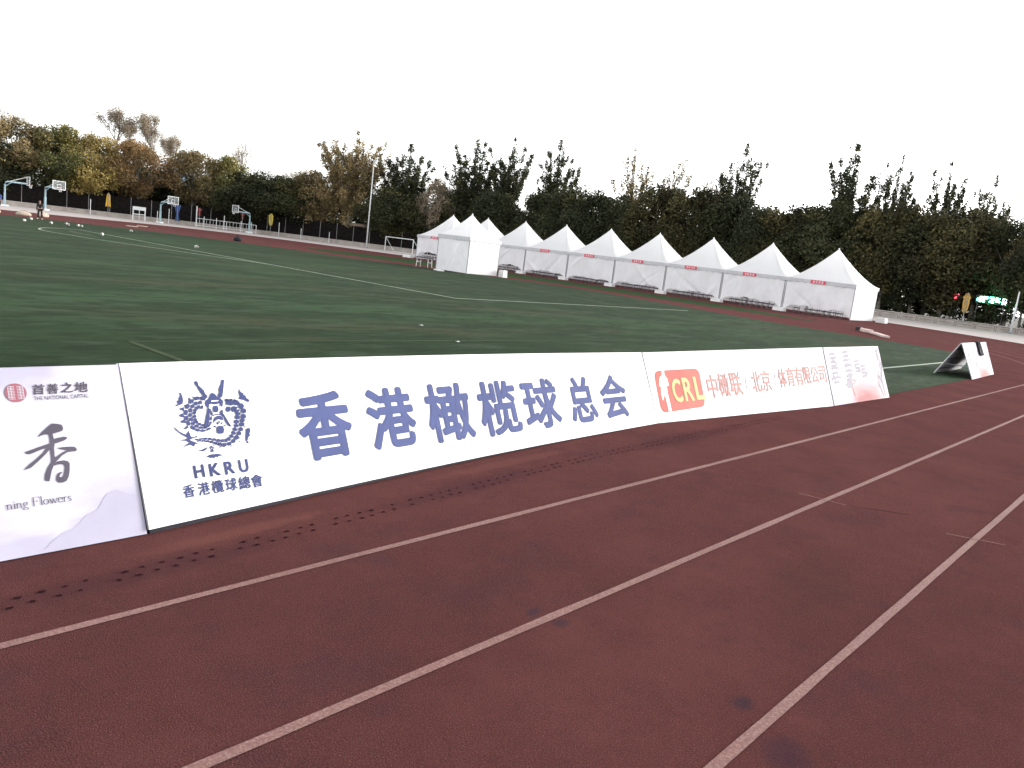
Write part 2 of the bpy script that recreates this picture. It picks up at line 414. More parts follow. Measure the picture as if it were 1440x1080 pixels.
PR_XIANG = [[[2.514,0.638],[2.538,0.664],[2.57,0.69],[2.594,0.709],[2.621,0.705],[2.644,0.697],[2.649,0.679],[2.644,0.664],[2.631,0.659],[2.606,0.653],[2.59,0.649],[2.593,0.62],[2.616,0.625],[2.644,0.628],[2.662,0.624],[2.658,0.614],[2.641,0.605],[2.613,0.598],[2.593,0.593],[2.587,0.568],[2.584,0.531],[2.584,0.514],[2.603,0.525],[2.632,0.542],[2.654,0.549],[2.634,0.554],[2.608,0.564],[2.607,0.568],[2.636,0.569],[2.67,0.568],[2.694,0.564],[2.704,0.547],[2.693,0.538],[2.673,0.539],[2.652,0.538],[2.623,0.523],[2.596,0.499],[2.58,0.486],[2.598,0.492],[2.625,0.494],[2.645,0.487],[2.654,0.473],[2.648,0.433],[2.639,0.4],[2.624,0.376],[2.601,0.369],[2.582,0.374],[2.575,0.386],[2.578,0.408],[2.588,0.424],[2.603,0.43],[2.611,0.427],[2.598,0.418],[2.591,0.406],[2.6,0.399],[2.611,0.404],[2.622,0.429],[2.628,0.458],[2.622,0.472],[2.595,0.474],[2.571,0.469],[2.558,0.445],[2.544,0.402],[2.539,0.386],[2.524,0.389],[2.518,0.4],[2.524,0.427],[2.54,0.462],[2.561,0.489],[2.565,0.503],[2.567,0.54],[2.567,0.566],[2.537,0.536],[2.5,0.504],[2.457,0.471],[2.424,0.464],[2.453,0.491],[2.489,0.516],[2.525,0.545],[2.55,0.572],[2.529,0.569],[2.487,0.555],[2.461,0.547],[2.448,0.552],[2.442,0.562],[2.47,0.57],[2.511,0.582],[2.552,0.593],[2.572,0.598],[2.573,0.629],[2.571,0.648],[2.553,0.65],[2.532,0.645]]]
PR_DRAGON = [[[0.477,0.902],[0.49,0.902],[0.495,0.889],[0.496,0.871],[0.512,0.854],[0.528,0.834],[0.533,0.812],[0.546,0.796],[0.542,0.782],[0.529,0.777],[0.519,0.789],[0.507,0.811],[0.495,0.833],[0.485,0.862],[0.473,0.881],[0.469,0.893]],[[0.671,0.9],[0.685,0.904],[0.692,0.894],[0.684,0.872],[0.678,0.847],[0.667,0.816],[0.656,0.785],[0.639,0.775],[0.623,0.783],[0.623,0.797],[0.636,0.812],[0.64,0.84],[0.654,0.861],[0.665,0.88]],[[0.574,0.81],[0.59,0.814],[0.604,0.804],[0.616,0.782],[0.641,0.771],[0.654,0.751],[0.646,0.723],[0.634,0.708],[0.635,0.733],[0.621,0.739],[0.6,0.733],[0.58,0.736],[0.563,0.741],[0.544,0.734],[0.535,0.707],[0.525,0.723],[0.52,0.745],[0.527,0.763],[0.552,0.777],[0.565,0.798]],[[0.609,0.698],[0.603,0.683],[0.593,0.677],[0.575,0.679],[0.568,0.686],[0.568,0.701],[0.573,0.718],[0.584,0.724],[0.602,0.722],[0.609,0.714]],[[0.538,0.704],[0.549,0.712],[0.552,0.693],[0.561,0.674],[0.554,0.656],[0.543,0.682],[0.538,0.688]],[[0.628,0.69],[0.64,0.692],[0.637,0.661],[0.624,0.637],[0.62,0.663],[0.611,0.673]],[[0.56,0.725],[0.558,0.721],[0.554,0.721],[0.551,0.722],[0.55,0.726],[0.551,0.73],[0.556,0.731],[0.56,0.729]],[[0.632,0.725],[0.629,0.722],[0.625,0.721],[0.621,0.722],[0.621,0.726],[0.623,0.73],[0.627,0.731],[0.631,0.729]],[[0.568,0.642],[0.59,0.652],[0.61,0.651],[0.626,0.637],[0.628,0.617],[0.611,0.626],[0.592,0.629],[0.566,0.618],[0.549,0.6],[0.558,0.625]],[[0.558,0.666],[0.552,0.659],[0.546,0.66],[0.544,0.665],[0.547,0.671],[0.552,0.677],[0.559,0.678],[0.562,0.673]],[[0.549,0.639],[0.544,0.628],[0.537,0.624],[0.533,0.63],[0.535,0.641],[0.54,0.653],[0.547,0.654],[0.551,0.65]],[[0.538,0.607],[0.532,0.598],[0.527,0.597],[0.524,0.601],[0.526,0.611],[0.532,0.619],[0.537,0.62],[0.541,0.618]],[[0.57,0.657],[0.568,0.653],[0.563,0.654],[0.558,0.656],[0.558,0.66],[0.562,0.663],[0.567,0.663],[0.571,0.66]],[[0.626,0.659],[0.617,0.657],[0.598,0.658],[0.576,0.66],[0.573,0.664],[0.578,0.666],[0.599,0.665],[0.618,0.662]],[[0.62,0.552],[0.616,0.538],[0.611,0.531],[0.602,0.528],[0.588,0.528],[0.574,0.531],[0.568,0.536],[0.565,0.544],[0.566,0.557],[0.57,0.571],[0.576,0.578],[0.584,0.582],[0.599,0.582],[0.613,0.579],[0.619,0.573],[0.622,0.565]],[[0.586,0.603],[0.589,0.596],[0.586,0.593],[0.581,0.592],[0.577,0.599],[0.574,0.607],[0.577,0.609],[0.581,0.609]],[[0.618,0.598],[0.613,0.592],[0.609,0.591],[0.606,0.593],[0.61,0.601],[0.615,0.607],[0.618,0.608],[0.621,0.605]],[[0.562,0.585],[0.567,0.58],[0.566,0.576],[0.562,0.575],[0.555,0.578],[0.551,0.584],[0.552,0.587],[0.556,0.588]],[[0.634,0.577],[0.626,0.574],[0.622,0.576],[0.624,0.58],[0.631,0.584],[0.639,0.587],[0.641,0.584],[0.642,0.581]],[[0.599,0.609],[0.598,0.602],[0.595,0.599],[0.591,0.601],[0.589,0.609],[0.591,0.616],[0.594,0.618],[0.598,0.617]],[[0.531,0.713],[0.529,0.677],[0.522,0.635],[0.513,0.612],[0.496,0.59],[0.475,0.577],[0.477,0.573],[0.5,0.586],[0.518,0.609],[0.529,0.634],[0.536,0.676],[0.539,0.714]],[[0.631,0.66],[0.637,0.631],[0.644,0.603],[0.657,0.579],[0.676,0.567],[0.679,0.571],[0.662,0.583],[0.651,0.605],[0.645,0.634],[0.64,0.662]],[[0.482,0.723],[0.487,0.733],[0.495,0.734],[0.502,0.731],[0.5,0.719],[0.494,0.709],[0.487,0.709],[0.481,0.712]],[[0.461,0.724],[0.462,0.734],[0.469,0.738],[0.477,0.737],[0.479,0.726],[0.478,0.716],[0.471,0.711],[0.463,0.713]],[[0.445,0.713],[0.442,0.723],[0.446,0.729],[0.453,0.73],[0.46,0.723],[0.464,0.713],[0.46,0.707],[0.452,0.707]],[[0.433,0.698],[0.425,0.705],[0.427,0.712],[0.433,0.716],[0.443,0.712],[0.451,0.705],[0.45,0.698],[0.443,0.694]],[[0.427,0.677],[0.417,0.681],[0.416,0.689],[0.421,0.697],[0.432,0.697],[0.443,0.695],[0.444,0.686],[0.438,0.679]],[[0.427,0.653],[0.416,0.654],[0.413,0.663],[0.417,0.671],[0.426,0.675],[0.436,0.673],[0.441,0.665],[0.437,0.657]],[[0.431,0.632],[0.421,0.631],[0.416,0.637],[0.416,0.645],[0.425,0.651],[0.436,0.652],[0.44,0.645],[0.439,0.637]],[[0.443,0.617],[0.434,0.614],[0.426,0.617],[0.423,0.624],[0.426,0.632],[0.435,0.637],[0.443,0.633],[0.447,0.625]],[[0.463,0.604],[0.456,0.599],[0.447,0.6],[0.441,0.606],[0.442,0.614],[0.449,0.619],[0.458,0.617],[0.464,0.612]],[[0.486,0.599],[0.482,0.593],[0.474,0.592],[0.465,0.595],[0.464,0.601],[0.468,0.608],[0.477,0.608],[0.485,0.605]],[[0.507,0.602],[0.507,0.596],[0.5,0.592],[0.492,0.59],[0.488,0.594],[0.489,0.6],[0.495,0.605],[0.502,0.606]],[[0.47,0.755],[0.476,0.765],[0.487,0.766],[0.497,0.763],[0.499,0.752],[0.492,0.742],[0.481,0.741],[0.471,0.744]],[[0.438,0.743],[0.438,0.754],[0.447,0.761],[0.458,0.765],[0.466,0.757],[0.466,0.746],[0.458,0.738],[0.446,0.736]],[[0.414,0.722],[0.409,0.731],[0.416,0.741],[0.426,0.747],[0.435,0.741],[0.441,0.732],[0.433,0.723],[0.423,0.718]],[[0.4,0.693],[0.392,0.699],[0.393,0.71],[0.4,0.72],[0.412,0.719],[0.419,0.712],[0.418,0.702],[0.411,0.693]],[[0.397,0.663],[0.386,0.665],[0.385,0.676],[0.389,0.686],[0.399,0.689],[0.409,0.688],[0.411,0.677],[0.408,0.666]],[[0.401,0.633],[0.39,0.634],[0.385,0.643],[0.386,0.654],[0.396,0.659],[0.407,0.66],[0.411,0.649],[0.411,0.638]],[[0.414,0.608],[0.405,0.605],[0.397,0.612],[0.394,0.622],[0.401,0.629],[0.41,0.632],[0.418,0.625],[0.421,0.615]],[[0.439,0.59],[0.431,0.586],[0.422,0.59],[0.415,0.598],[0.417,0.606],[0.426,0.61],[0.436,0.606],[0.442,0.598]],[[0.469,0.581],[0.464,0.575],[0.453,0.576],[0.444,0.58],[0.442,0.587],[0.447,0.594],[0.458,0.593],[0.469,0.589]],[[0.502,0.582],[0.498,0.576],[0.487,0.574],[0.477,0.576],[0.472,0.581],[0.476,0.587],[0.488,0.589],[0.5,0.588]],[[0.53,0.601],[0.53,0.595],[0.522,0.587],[0.512,0.582],[0.506,0.584],[0.505,0.59],[0.514,0.598],[0.524,0.604]],[[0.491,0.783],[0.497,0.794],[0.513,0.794],[0.527,0.789],[0.528,0.777],[0.521,0.767],[0.505,0.767],[0.49,0.772]],[[0.446,0.78],[0.449,0.791],[0.465,0.797],[0.481,0.797],[0.486,0.787],[0.482,0.776],[0.467,0.771],[0.451,0.77]],[[0.404,0.754],[0.403,0.765],[0.416,0.776],[0.431,0.782],[0.441,0.777],[0.441,0.766],[0.429,0.755],[0.415,0.75]],[[0.379,0.719],[0.372,0.727],[0.378,0.741],[0.39,0.752],[0.401,0.75],[0.408,0.742],[0.401,0.728],[0.389,0.718]],[[0.368,0.678],[0.357,0.682],[0.358,0.697],[0.365,0.711],[0.376,0.713],[0.385,0.708],[0.384,0.694],[0.378,0.68]],[[0.368,0.643],[0.357,0.644],[0.354,0.657],[0.357,0.671],[0.368,0.674],[0.378,0.672],[0.381,0.66],[0.379,0.646]],[[0.38,0.607],[0.37,0.606],[0.363,0.62],[0.362,0.634],[0.37,0.642],[0.38,0.64],[0.387,0.627],[0.388,0.613]],[[0.412,0.578],[0.403,0.575],[0.391,0.583],[0.383,0.593],[0.386,0.602],[0.394,0.607],[0.407,0.598],[0.417,0.586]],[[0.445,0.564],[0.438,0.559],[0.425,0.563],[0.413,0.57],[0.414,0.579],[0.422,0.584],[0.435,0.58],[0.446,0.572]],[[0.486,0.561],[0.48,0.555],[0.466,0.555],[0.452,0.559],[0.448,0.566],[0.455,0.572],[0.469,0.571],[0.482,0.568]],[[0.529,0.578],[0.526,0.57],[0.513,0.563],[0.498,0.558],[0.491,0.562],[0.494,0.569],[0.507,0.576],[0.522,0.58]],[[0.696,0.739],[0.687,0.722],[0.677,0.723],[0.669,0.727],[0.675,0.744],[0.684,0.759],[0.695,0.762],[0.702,0.755]],[[0.726,0.734],[0.72,0.718],[0.707,0.714],[0.695,0.719],[0.696,0.736],[0.701,0.752],[0.715,0.757],[0.727,0.751]],[[0.77,0.73],[0.76,0.714],[0.741,0.715],[0.724,0.721],[0.724,0.738],[0.735,0.753],[0.753,0.753],[0.77,0.747]],[[0.796,0.687],[0.778,0.685],[0.765,0.696],[0.761,0.712],[0.775,0.724],[0.793,0.727],[0.806,0.717],[0.808,0.7]],[[0.798,0.652],[0.78,0.654],[0.776,0.667],[0.778,0.682],[0.796,0.688],[0.812,0.686],[0.82,0.673],[0.816,0.658]],[[0.78,0.614],[0.766,0.622],[0.768,0.637],[0.778,0.649],[0.795,0.648],[0.809,0.64],[0.808,0.625],[0.797,0.614]],[[0.768,0.591],[0.753,0.597],[0.754,0.608],[0.763,0.617],[0.779,0.616],[0.792,0.609],[0.791,0.598],[0.783,0.59]],[[0.759,0.56],[0.744,0.566],[0.744,0.579],[0.753,0.589],[0.769,0.591],[0.783,0.584],[0.783,0.572],[0.774,0.562]],[[0.741,0.529],[0.729,0.538],[0.732,0.55],[0.742,0.558],[0.757,0.557],[0.767,0.548],[0.766,0.537],[0.756,0.528]],[[0.72,0.503],[0.709,0.512],[0.714,0.524],[0.725,0.532],[0.738,0.527],[0.748,0.518],[0.744,0.506],[0.733,0.5]],[[0.693,0.479],[0.685,0.489],[0.692,0.5],[0.704,0.507],[0.716,0.5],[0.724,0.489],[0.717,0.478],[0.705,0.472]],[[0.661,0.459],[0.658,0.47],[0.667,0.479],[0.68,0.485],[0.691,0.478],[0.693,0.466],[0.685,0.456],[0.671,0.452]],[[0.623,0.449],[0.624,0.46],[0.637,0.465],[0.651,0.466],[0.656,0.456],[0.655,0.445],[0.643,0.441],[0.629,0.44]],[[0.587,0.453],[0.591,0.463],[0.605,0.463],[0.617,0.46],[0.618,0.45],[0.615,0.44],[0.601,0.44],[0.589,0.444]],[[0.556,0.461],[0.561,0.47],[0.574,0.469],[0.585,0.464],[0.584,0.455],[0.578,0.448],[0.566,0.448],[0.556,0.452]],[[0.526,0.475],[0.533,0.48],[0.544,0.478],[0.554,0.473],[0.552,0.465],[0.547,0.458],[0.535,0.461],[0.526,0.466]],[[0.5,0.484],[0.505,0.49],[0.516,0.488],[0.526,0.484],[0.524,0.477],[0.52,0.471],[0.509,0.473],[0.5,0.477]],[[0.472,0.492],[0.477,0.497],[0.487,0.496],[0.496,0.493],[0.497,0.486],[0.493,0.481],[0.482,0.482],[0.473,0.486]],[[0.442,0.496],[0.447,0.501],[0.457,0.501],[0.468,0.499],[0.47,0.493],[0.466,0.489],[0.455,0.488],[0.446,0.491]],[[0.413,0.499],[0.416,0.503],[0.427,0.504],[0.438,0.502],[0.439,0.498],[0.436,0.494],[0.426,0.493],[0.416,0.494]],[[0.699,0.689],[0.689,0.674],[0.675,0.673],[0.663,0.679],[0.665,0.697],[0.675,0.712],[0.69,0.711],[0.7,0.705]],[[0.738,0.69],[0.734,0.675],[0.72,0.669],[0.707,0.674],[0.704,0.689],[0.709,0.705],[0.723,0.71],[0.737,0.707]],[[0.743,0.683],[0.729,0.674],[0.72,0.675],[0.717,0.682],[0.73,0.695],[0.743,0.705],[0.751,0.704],[0.755,0.697]],[[0.75,0.664],[0.733,0.659],[0.727,0.664],[0.73,0.673],[0.744,0.68],[0.761,0.686],[0.767,0.68],[0.765,0.672]],[[0.746,0.644],[0.731,0.649],[0.73,0.659],[0.737,0.668],[0.753,0.667],[0.767,0.662],[0.77,0.652],[0.763,0.643]],[[0.732,0.616],[0.72,0.624],[0.721,0.636],[0.729,0.645],[0.746,0.644],[0.758,0.636],[0.758,0.623],[0.748,0.614]],[[0.722,0.585],[0.707,0.59],[0.707,0.602],[0.714,0.612],[0.731,0.613],[0.743,0.606],[0.745,0.595],[0.738,0.584]],[[0.713,0.561],[0.701,0.568],[0.702,0.577],[0.709,0.584],[0.724,0.583],[0.736,0.576],[0.736,0.565],[0.727,0.559]],[[0.698,0.536],[0.686,0.545],[0.689,0.555],[0.698,0.562],[0.712,0.558],[0.722,0.548],[0.72,0.539],[0.711,0.532]],[[0.679,0.514],[0.671,0.524],[0.674,0.534],[0.685,0.538],[0.697,0.533],[0.704,0.523],[0.702,0.513],[0.691,0.508]],[[0.656,0.494],[0.651,0.504],[0.656,0.514],[0.666,0.518],[0.676,0.51],[0.684,0.501],[0.678,0.491],[0.667,0.488]],[[0.632,0.48],[0.629,0.491],[0.637,0.498],[0.647,0.5],[0.655,0.492],[0.657,0.481],[0.651,0.474],[0.641,0.471]],[[0.608,0.477],[0.61,0.487],[0.619,0.491],[0.629,0.49],[0.633,0.48],[0.631,0.469],[0.621,0.466],[0.611,0.468]],[[0.581,0.481],[0.584,0.49],[0.595,0.491],[0.604,0.488],[0.604,0.478],[0.6,0.469],[0.59,0.469],[0.58,0.472]],[[0.551,0.49],[0.558,0.496],[0.569,0.495],[0.579,0.489],[0.578,0.48],[0.57,0.474],[0.559,0.474],[0.55,0.481]],[[0.521,0.499],[0.529,0.504],[0.539,0.503],[0.548,0.498],[0.548,0.49],[0.542,0.484],[0.531,0.486],[0.522,0.491]],[[0.491,0.506],[0.497,0.511],[0.508,0.51],[0.518,0.506],[0.519,0.499],[0.513,0.494],[0.502,0.495],[0.493,0.499]],[[0.461,0.51],[0.464,0.515],[0.476,0.515],[0.486,0.512],[0.487,0.506],[0.484,0.501],[0.472,0.501],[0.462,0.504]],[[0.43,0.511],[0.432,0.515],[0.444,0.515],[0.455,0.514],[0.457,0.509],[0.453,0.505],[0.442,0.504],[0.432,0.506]],[[0.399,0.51],[0.403,0.514],[0.413,0.515],[0.423,0.513],[0.426,0.509],[0.422,0.506],[0.412,0.505],[0.402,0.506]],[[0.697,0.755],[0.692,0.746],[0.681,0.744],[0.671,0.747],[0.668,0.756],[0.673,0.765],[0.685,0.767],[0.696,0.764]],[[0.727,0.751],[0.721,0.743],[0.71,0.742],[0.701,0.746],[0.701,0.755],[0.706,0.764],[0.717,0.764],[0.727,0.761]],[[0.755,0.742],[0.748,0.734],[0.737,0.735],[0.729,0.742],[0.731,0.751],[0.738,0.759],[0.75,0.757],[0.759,0.752]],[[0.774,0.721],[0.765,0.717],[0.755,0.722],[0.753,0.731],[0.759,0.739],[0.769,0.744],[0.776,0.737],[0.781,0.728]],[[0.786,0.694],[0.776,0.693],[0.769,0.7],[0.766,0.71],[0.775,0.716],[0.784,0.718],[0.791,0.71],[0.794,0.7]],[[0.328,0.724],[0.362,0.732],[0.364,0.703]],[[0.32,0.68],[0.348,0.693],[0.357,0.668],[0.34,0.665]],[[0.322,0.639],[0.355,0.652],[0.359,0.627],[0.335,0.627]],[[0.334,0.588],[0.366,0.609],[0.371,0.592],[0.349,0.585]],[[0.405,0.789],[0.42,0.791],[0.424,0.771],[0.411,0.767]],[[0.435,0.8],[0.441,0.802],[0.453,0.781],[0.449,0.778]],[[0.487,0.79],[0.493,0.792],[0.515,0.77],[0.51,0.766]],[[0.368,0.748],[0.386,0.744],[0.376,0.726]],[[0.347,0.831],[0.362,0.828],[0.368,0.805],[0.368,0.775],[0.359,0.755],[0.337,0.748],[0.318,0.742],[0.308,0.745],[0.33,0.757],[0.324,0.775],[0.34,0.78],[0.34,0.795],[0.353,0.806],[0.355,0.818]],[[0.798,0.833],[0.799,0.814],[0.813,0.799],[0.824,0.801],[0.821,0.784],[0.837,0.778],[0.839,0.76],[0.853,0.752],[0.863,0.731],[0.842,0.732],[0.82,0.748],[0.789,0.754],[0.777,0.761],[0.791,0.776],[0.788,0.799],[0.788,0.818]],[[0.806,0.549],[0.822,0.538],[0.818,0.516],[0.807,0.504],[0.814,0.494],[0.795,0.48],[0.782,0.456],[0.793,0.434],[0.776,0.441],[0.771,0.47],[0.781,0.507],[0.787,0.529]],[[0.268,0.609],[0.276,0.605],[0.306,0.573],[0.344,0.548],[0.368,0.575],[0.372,0.547],[0.376,0.532],[0.408,0.522],[0.408,0.546],[0.421,0.523],[0.383,0.519],[0.362,0.513],[0.385,0.498],[0.418,0.483],[0.393,0.479],[0.384,0.464],[0.371,0.479],[0.343,0.478],[0.304,0.468],[0.339,0.487],[0.359,0.495],[0.337,0.51],[0.281,0.521],[0.339,0.52],[0.353,0.529],[0.315,0.555],[0.284,0.584]],[[0.403,0.435],[0.429,0.436],[0.456,0.444],[0.483,0.45],[0.468,0.437],[0.446,0.426],[0.422,0.431]],[[0.453,0.381],[0.472,0.394],[0.492,0.398],[0.511,0.397],[0.537,0.396],[0.559,0.391],[0.573,0.376],[0.551,0.383],[0.536,0.373],[0.524,0.381],[0.509,0.368],[0.498,0.379],[0.484,0.374],[0.476,0.385]],[[0.571,0.457],[0.569,0.455],[0.562,0.458],[0.561,0.461],[0.564,0.462],[0.571,0.46]],[[0.579,0.445],[0.576,0.446],[0.574,0.452],[0.576,0.455],[0.579,0.454],[0.581,0.448]],[[0.596,0.459],[0.593,0.457],[0.588,0.458],[0.587,0.461],[0.589,0.464],[0.595,0.463]],[[0.563,0.437],[0.564,0.441],[0.572,0.443],[0.576,0.44],[0.574,0.436],[0.566,0.434]],[[0.594,0.433],[0.592,0.437],[0.596,0.443],[0.6,0.443],[0.603,0.44],[0.599,0.433]],[[0.656,0.461],[0.657,0.465],[0.661,0.467],[0.664,0.464],[0.663,0.461],[0.659,0.459]],[[0.492,0.432],[0.491,0.435],[0.496,0.44],[0.5,0.439],[0.501,0.435],[0.495,0.431]],[[0.645,0.435],[0.647,0.439],[0.655,0.439],[0.657,0.436],[0.655,0.431],[0.648,0.431]],[[0.712,0.451],[0.71,0.454],[0.714,0.459],[0.717,0.46],[0.72,0.458],[0.716,0.451]],[[0.575,0.457],[0.571,0.455],[0.565,0.459],[0.566,0.464],[0.57,0.465],[0.575,0.462]],[[0.594,0.436],[0.594,0.439],[0.6,0.442],[0.603,0.441],[0.603,0.438],[0.597,0.434]],[[0.548,0.456],[0.546,0.459],[0.548,0.465],[0.552,0.465],[0.554,0.463],[0.552,0.458]],[[0.552,0.453],[0.552,0.457],[0.557,0.462],[0.561,0.462],[0.562,0.459],[0.557,0.454]],[[0.503,0.428],[0.503,0.433],[0.51,0.435],[0.513,0.432],[0.514,0.428],[0.507,0.425]],[[0.519,0.454],[0.519,0.458],[0.523,0.459],[0.526,0.457],[0.526,0.454],[0.521,0.452]],[[0.558,0.46],[0.558,0.464],[0.564,0.466],[0.566,0.463],[0.566,0.459],[0.56,0.457]],[[0.729,0.458],[0.727,0.461],[0.73,0.466],[0.734,0.465],[0.736,0.462],[0.733,0.458]],[[0.516,0.441],[0.512,0.44],[0.51,0.444],[0.512,0.447],[0.516,0.448],[0.518,0.444]],[[0.727,0.481],[0.724,0.478],[0.719,0.482],[0.72,0.486],[0.724,0.487],[0.729,0.485]],[[0.742,0.48],[0.739,0.477],[0.732,0.479],[0.731,0.482],[0.734,0.484],[0.741,0.483]],[[0.584,0.439],[0.58,0.44],[0.577,0.446],[0.579,0.45],[0.583,0.449],[0.586,0.443]],[[0.514,0.436],[0.515,0.44],[0.523,0.443],[0.525,0.438],[0.524,0.434],[0.517,0.432]],[[0.642,0.444],[0.639,0.443],[0.635,0.445],[0.636,0.449],[0.64,0.45],[0.643,0.448]],[[0.606,0.437],[0.603,0.438],[0.602,0.443],[0.605,0.444],[0.609,0.444],[0.609,0.439]],[[0.696,0.474],[0.697,0.478],[0.701,0.481],[0.705,0.48],[0.705,0.477],[0.7,0.473]],[[0.583,0.447],[0.58,0.445],[0.574,0.448],[0.574,0.452],[0.578,0.454],[0.583,0.451]],[[0.81,0.624],[0.805,0.623],[0.798,0.626],[0.798,0.629],[0.801,0.631],[0.809,0.628]],[[0.809,0.602],[0.806,0.599],[0.797,0.603],[0.797,0.606],[0.801,0.608],[0.808,0.605]],[[0.805,0.578],[0.8,0.578],[0.793,0.58],[0.792,0.584],[0.795,0.586],[0.804,0.582]],[[0.791,0.557],[0.787,0.555],[0.779,0.558],[0.778,0.562],[0.783,0.564],[0.791,0.56]],[[0.796,0.533],[0.791,0.532],[0.784,0.535],[0.782,0.539],[0.787,0.54],[0.795,0.537]],[[0.517,0.418],[0.513,0.413],[0.504,0.412],[0.496,0.415],[0.495,0.421],[0.499,0.427],[0.508,0.428],[0.516,0.425]],[[0.512,0.446],[0.509,0.442],[0.502,0.44],[0.496,0.443],[0.494,0.449],[0.498,0.454],[0.505,0.455],[0.511,0.452]]]
PR_DRAGONHOLE = [[[0.566,0.76],[0.619,0.759],[0.616,0.753],[0.566,0.754]],[[0.562,0.725],[0.558,0.717],[0.552,0.715],[0.546,0.718],[0.545,0.726],[0.549,0.734],[0.556,0.736],[0.561,0.733]]]
PR_PLUM = []

# ------------------------------------------------------------------ ground and markings
def smooth(P, m=6, closed=True):
    Q = []; n = len(P)
    for i in range(n if closed else n - 1):
        g = (lambda k: P[k % n]) if closed else (lambda k: P[min(max(k, 0), n - 1)])
        p0, p1, p2, p3 = g(i - 1), g(i), g(i + 1), g(i + 2)
        for k in range(m):
            t = k / m
            Q.append(tuple(.5 * ((2 * p1[j]) + (-p0[j] + p2[j]) * t + (2 * p0[j] - 5 * p1[j] + 4 * p2[j] - p3[j]) * t * t + (-p0[j] + 3 * p1[j] - 3 * p2[j] + p3[j]) * t ** 3) for j in (0, 1)))
    if not closed: Q.append(tuple(P[-1]))
    return Q

def sheet(name, P, z, mt, kind='structure', wob=0.0):
    if wob:
        P = [(x + rng.uniform(-wob, wob), y + rng.uniform(-wob, wob)) for x, y in P]
    me = bpy.data.meshes.new(name); bm = bmesh.new()
    bm.faces.new([bm.verts.new((x, y, z)) for x, y in P])
    bmesh.ops.triangulate(bm, faces=bm.faces[:])
    for fc in bm.faces:
        if fc.normal.z < 0: fc.normal_flip()
    bm.to_mesh(me); bm.free()
    return tag(link(name, me, mt), kind=kind)

def strip_mb(P, w, z, mb=None, wob=0.0):
    mb = mb or MB(); k = len(mb.V); n = len(P)
    for i, (x, y) in enumerate(P):
        a = P[max(0, i - 1)]; b = P[min(n - 1, i + 1)]
        dx, dy = b[0] - a[0], b[1] - a[1]; l = math.hypot(dx, dy) or 1
        ww = w / 2 * (1 + rng.uniform(-wob, wob)); o = rng.uniform(-wob, wob) * w * .25
        mb.V.append((x + dy / l * (ww + o), y - dx / l * (ww + o), z)); mb.V.append((x - dy / l * (ww - o), y + dx / l * (ww - o), z))
    for i in range(n - 1):
        a = k + 2 * i; mb.F.append((a, a + 2, a + 3, a + 1))
    return mb

# far ground sheet out to the horizon
mb = MB(); mb.poly([(-1200, -1200, -.03), (1200, -1200, -.03), (1200, 1200, -.03), (-1200, 1200, -.03)])
tag(mb.build('ground', M['soil']), kind='structure')
WALL = [(-60, 132), (10, 132), (30, 132), (50, 131), (66, 126), (78, 116), (86, 100), (91, 80), (94, 55), (96, 30), (96, 14), (95, -5), (90, -25)]
conc = smooth(WALL, 5, False) + [(80, -40), (-70, -40), (-70, 132)]
sheet('concrete_paving', conc, -.018, M['concrete'])
track = [(-60, -6.2), (-30, -6.2), (0, -6.2), (27, -6.2), (42, -4.5), (54, 0.5), (62, 6), (67, 12), (70.6, 20), (72, 32), (72, 46), (70, 60), (67.5, 72), (65, 84), (61, 95), (55, 101.5), (47, 102), (38, 98), (30, 94.5), (20, 94), (-60, 94)]
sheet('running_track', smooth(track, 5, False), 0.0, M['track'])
pitch = [(-60, 5.0), (0, 5.0), (14.5, 5.0), (16.6, 4.62), (18, 4.55), (22, 4.6), (26.2, 4.75), (30.4, 5.2), (34.3, 6.0), (37.2, 7.2), (38.9, 8.8), (39.5, 12), (40, 16), (41.2, 20), (43.2, 25), (44.9, 30), (45.4, 35), (44.6, 40), (42, 46), (39.5, 53), (37.5, 60), (34.5, 66.5), (30, 71), (24, 73), (10, 73.5), (-60, 73.5)]
sheet('pitch_turf', smooth(pitch, 5, False), .005, M['turf'], wob=.03)
side = [(49.5, 18), (51.5, 20.5), (53.8, 24), (56, 30), (57, 38), (57, 50), (56, 60), (52, 66), (46, 67), (43.5, 60), (46, 52), (48, 45), (49, 38), (49.2, 32), (48.6, 26)]
sheet('side_turf_strip', smooth(side, 5), .005, M['dark_turf'], wob=.1)

# lane lines: straight, then round the bend
for i, y in enumerate((3.54, 2.325, 1.11, -.11, -1.33, -2.55, -3.77, -4.99)):
    P = [(x, y) for x in np.arange(-60, 27, .35)]
    r = 38.3 - y
    P += [(27 + r * math.sin(a), 38.3 - r * math.cos(a)) for a in np.linspace(0, R(178), 90)]
    tag(strip_mb(P, .052, .0045, wob=.10).build('lane_line', M['lane']), kind='structure')
for a, b in (((7.36, 2.56), (7.42, 2.14)), ((7.44, 1.31), (7.62, .90))):
    tag(strip_mb([a, ((a[0] + b[0]) / 2, (a[1] + b[1]) / 2), b], .014, .0085, wob=.1).build('lane_tick_mark', M['lane_thin']), kind='structure')
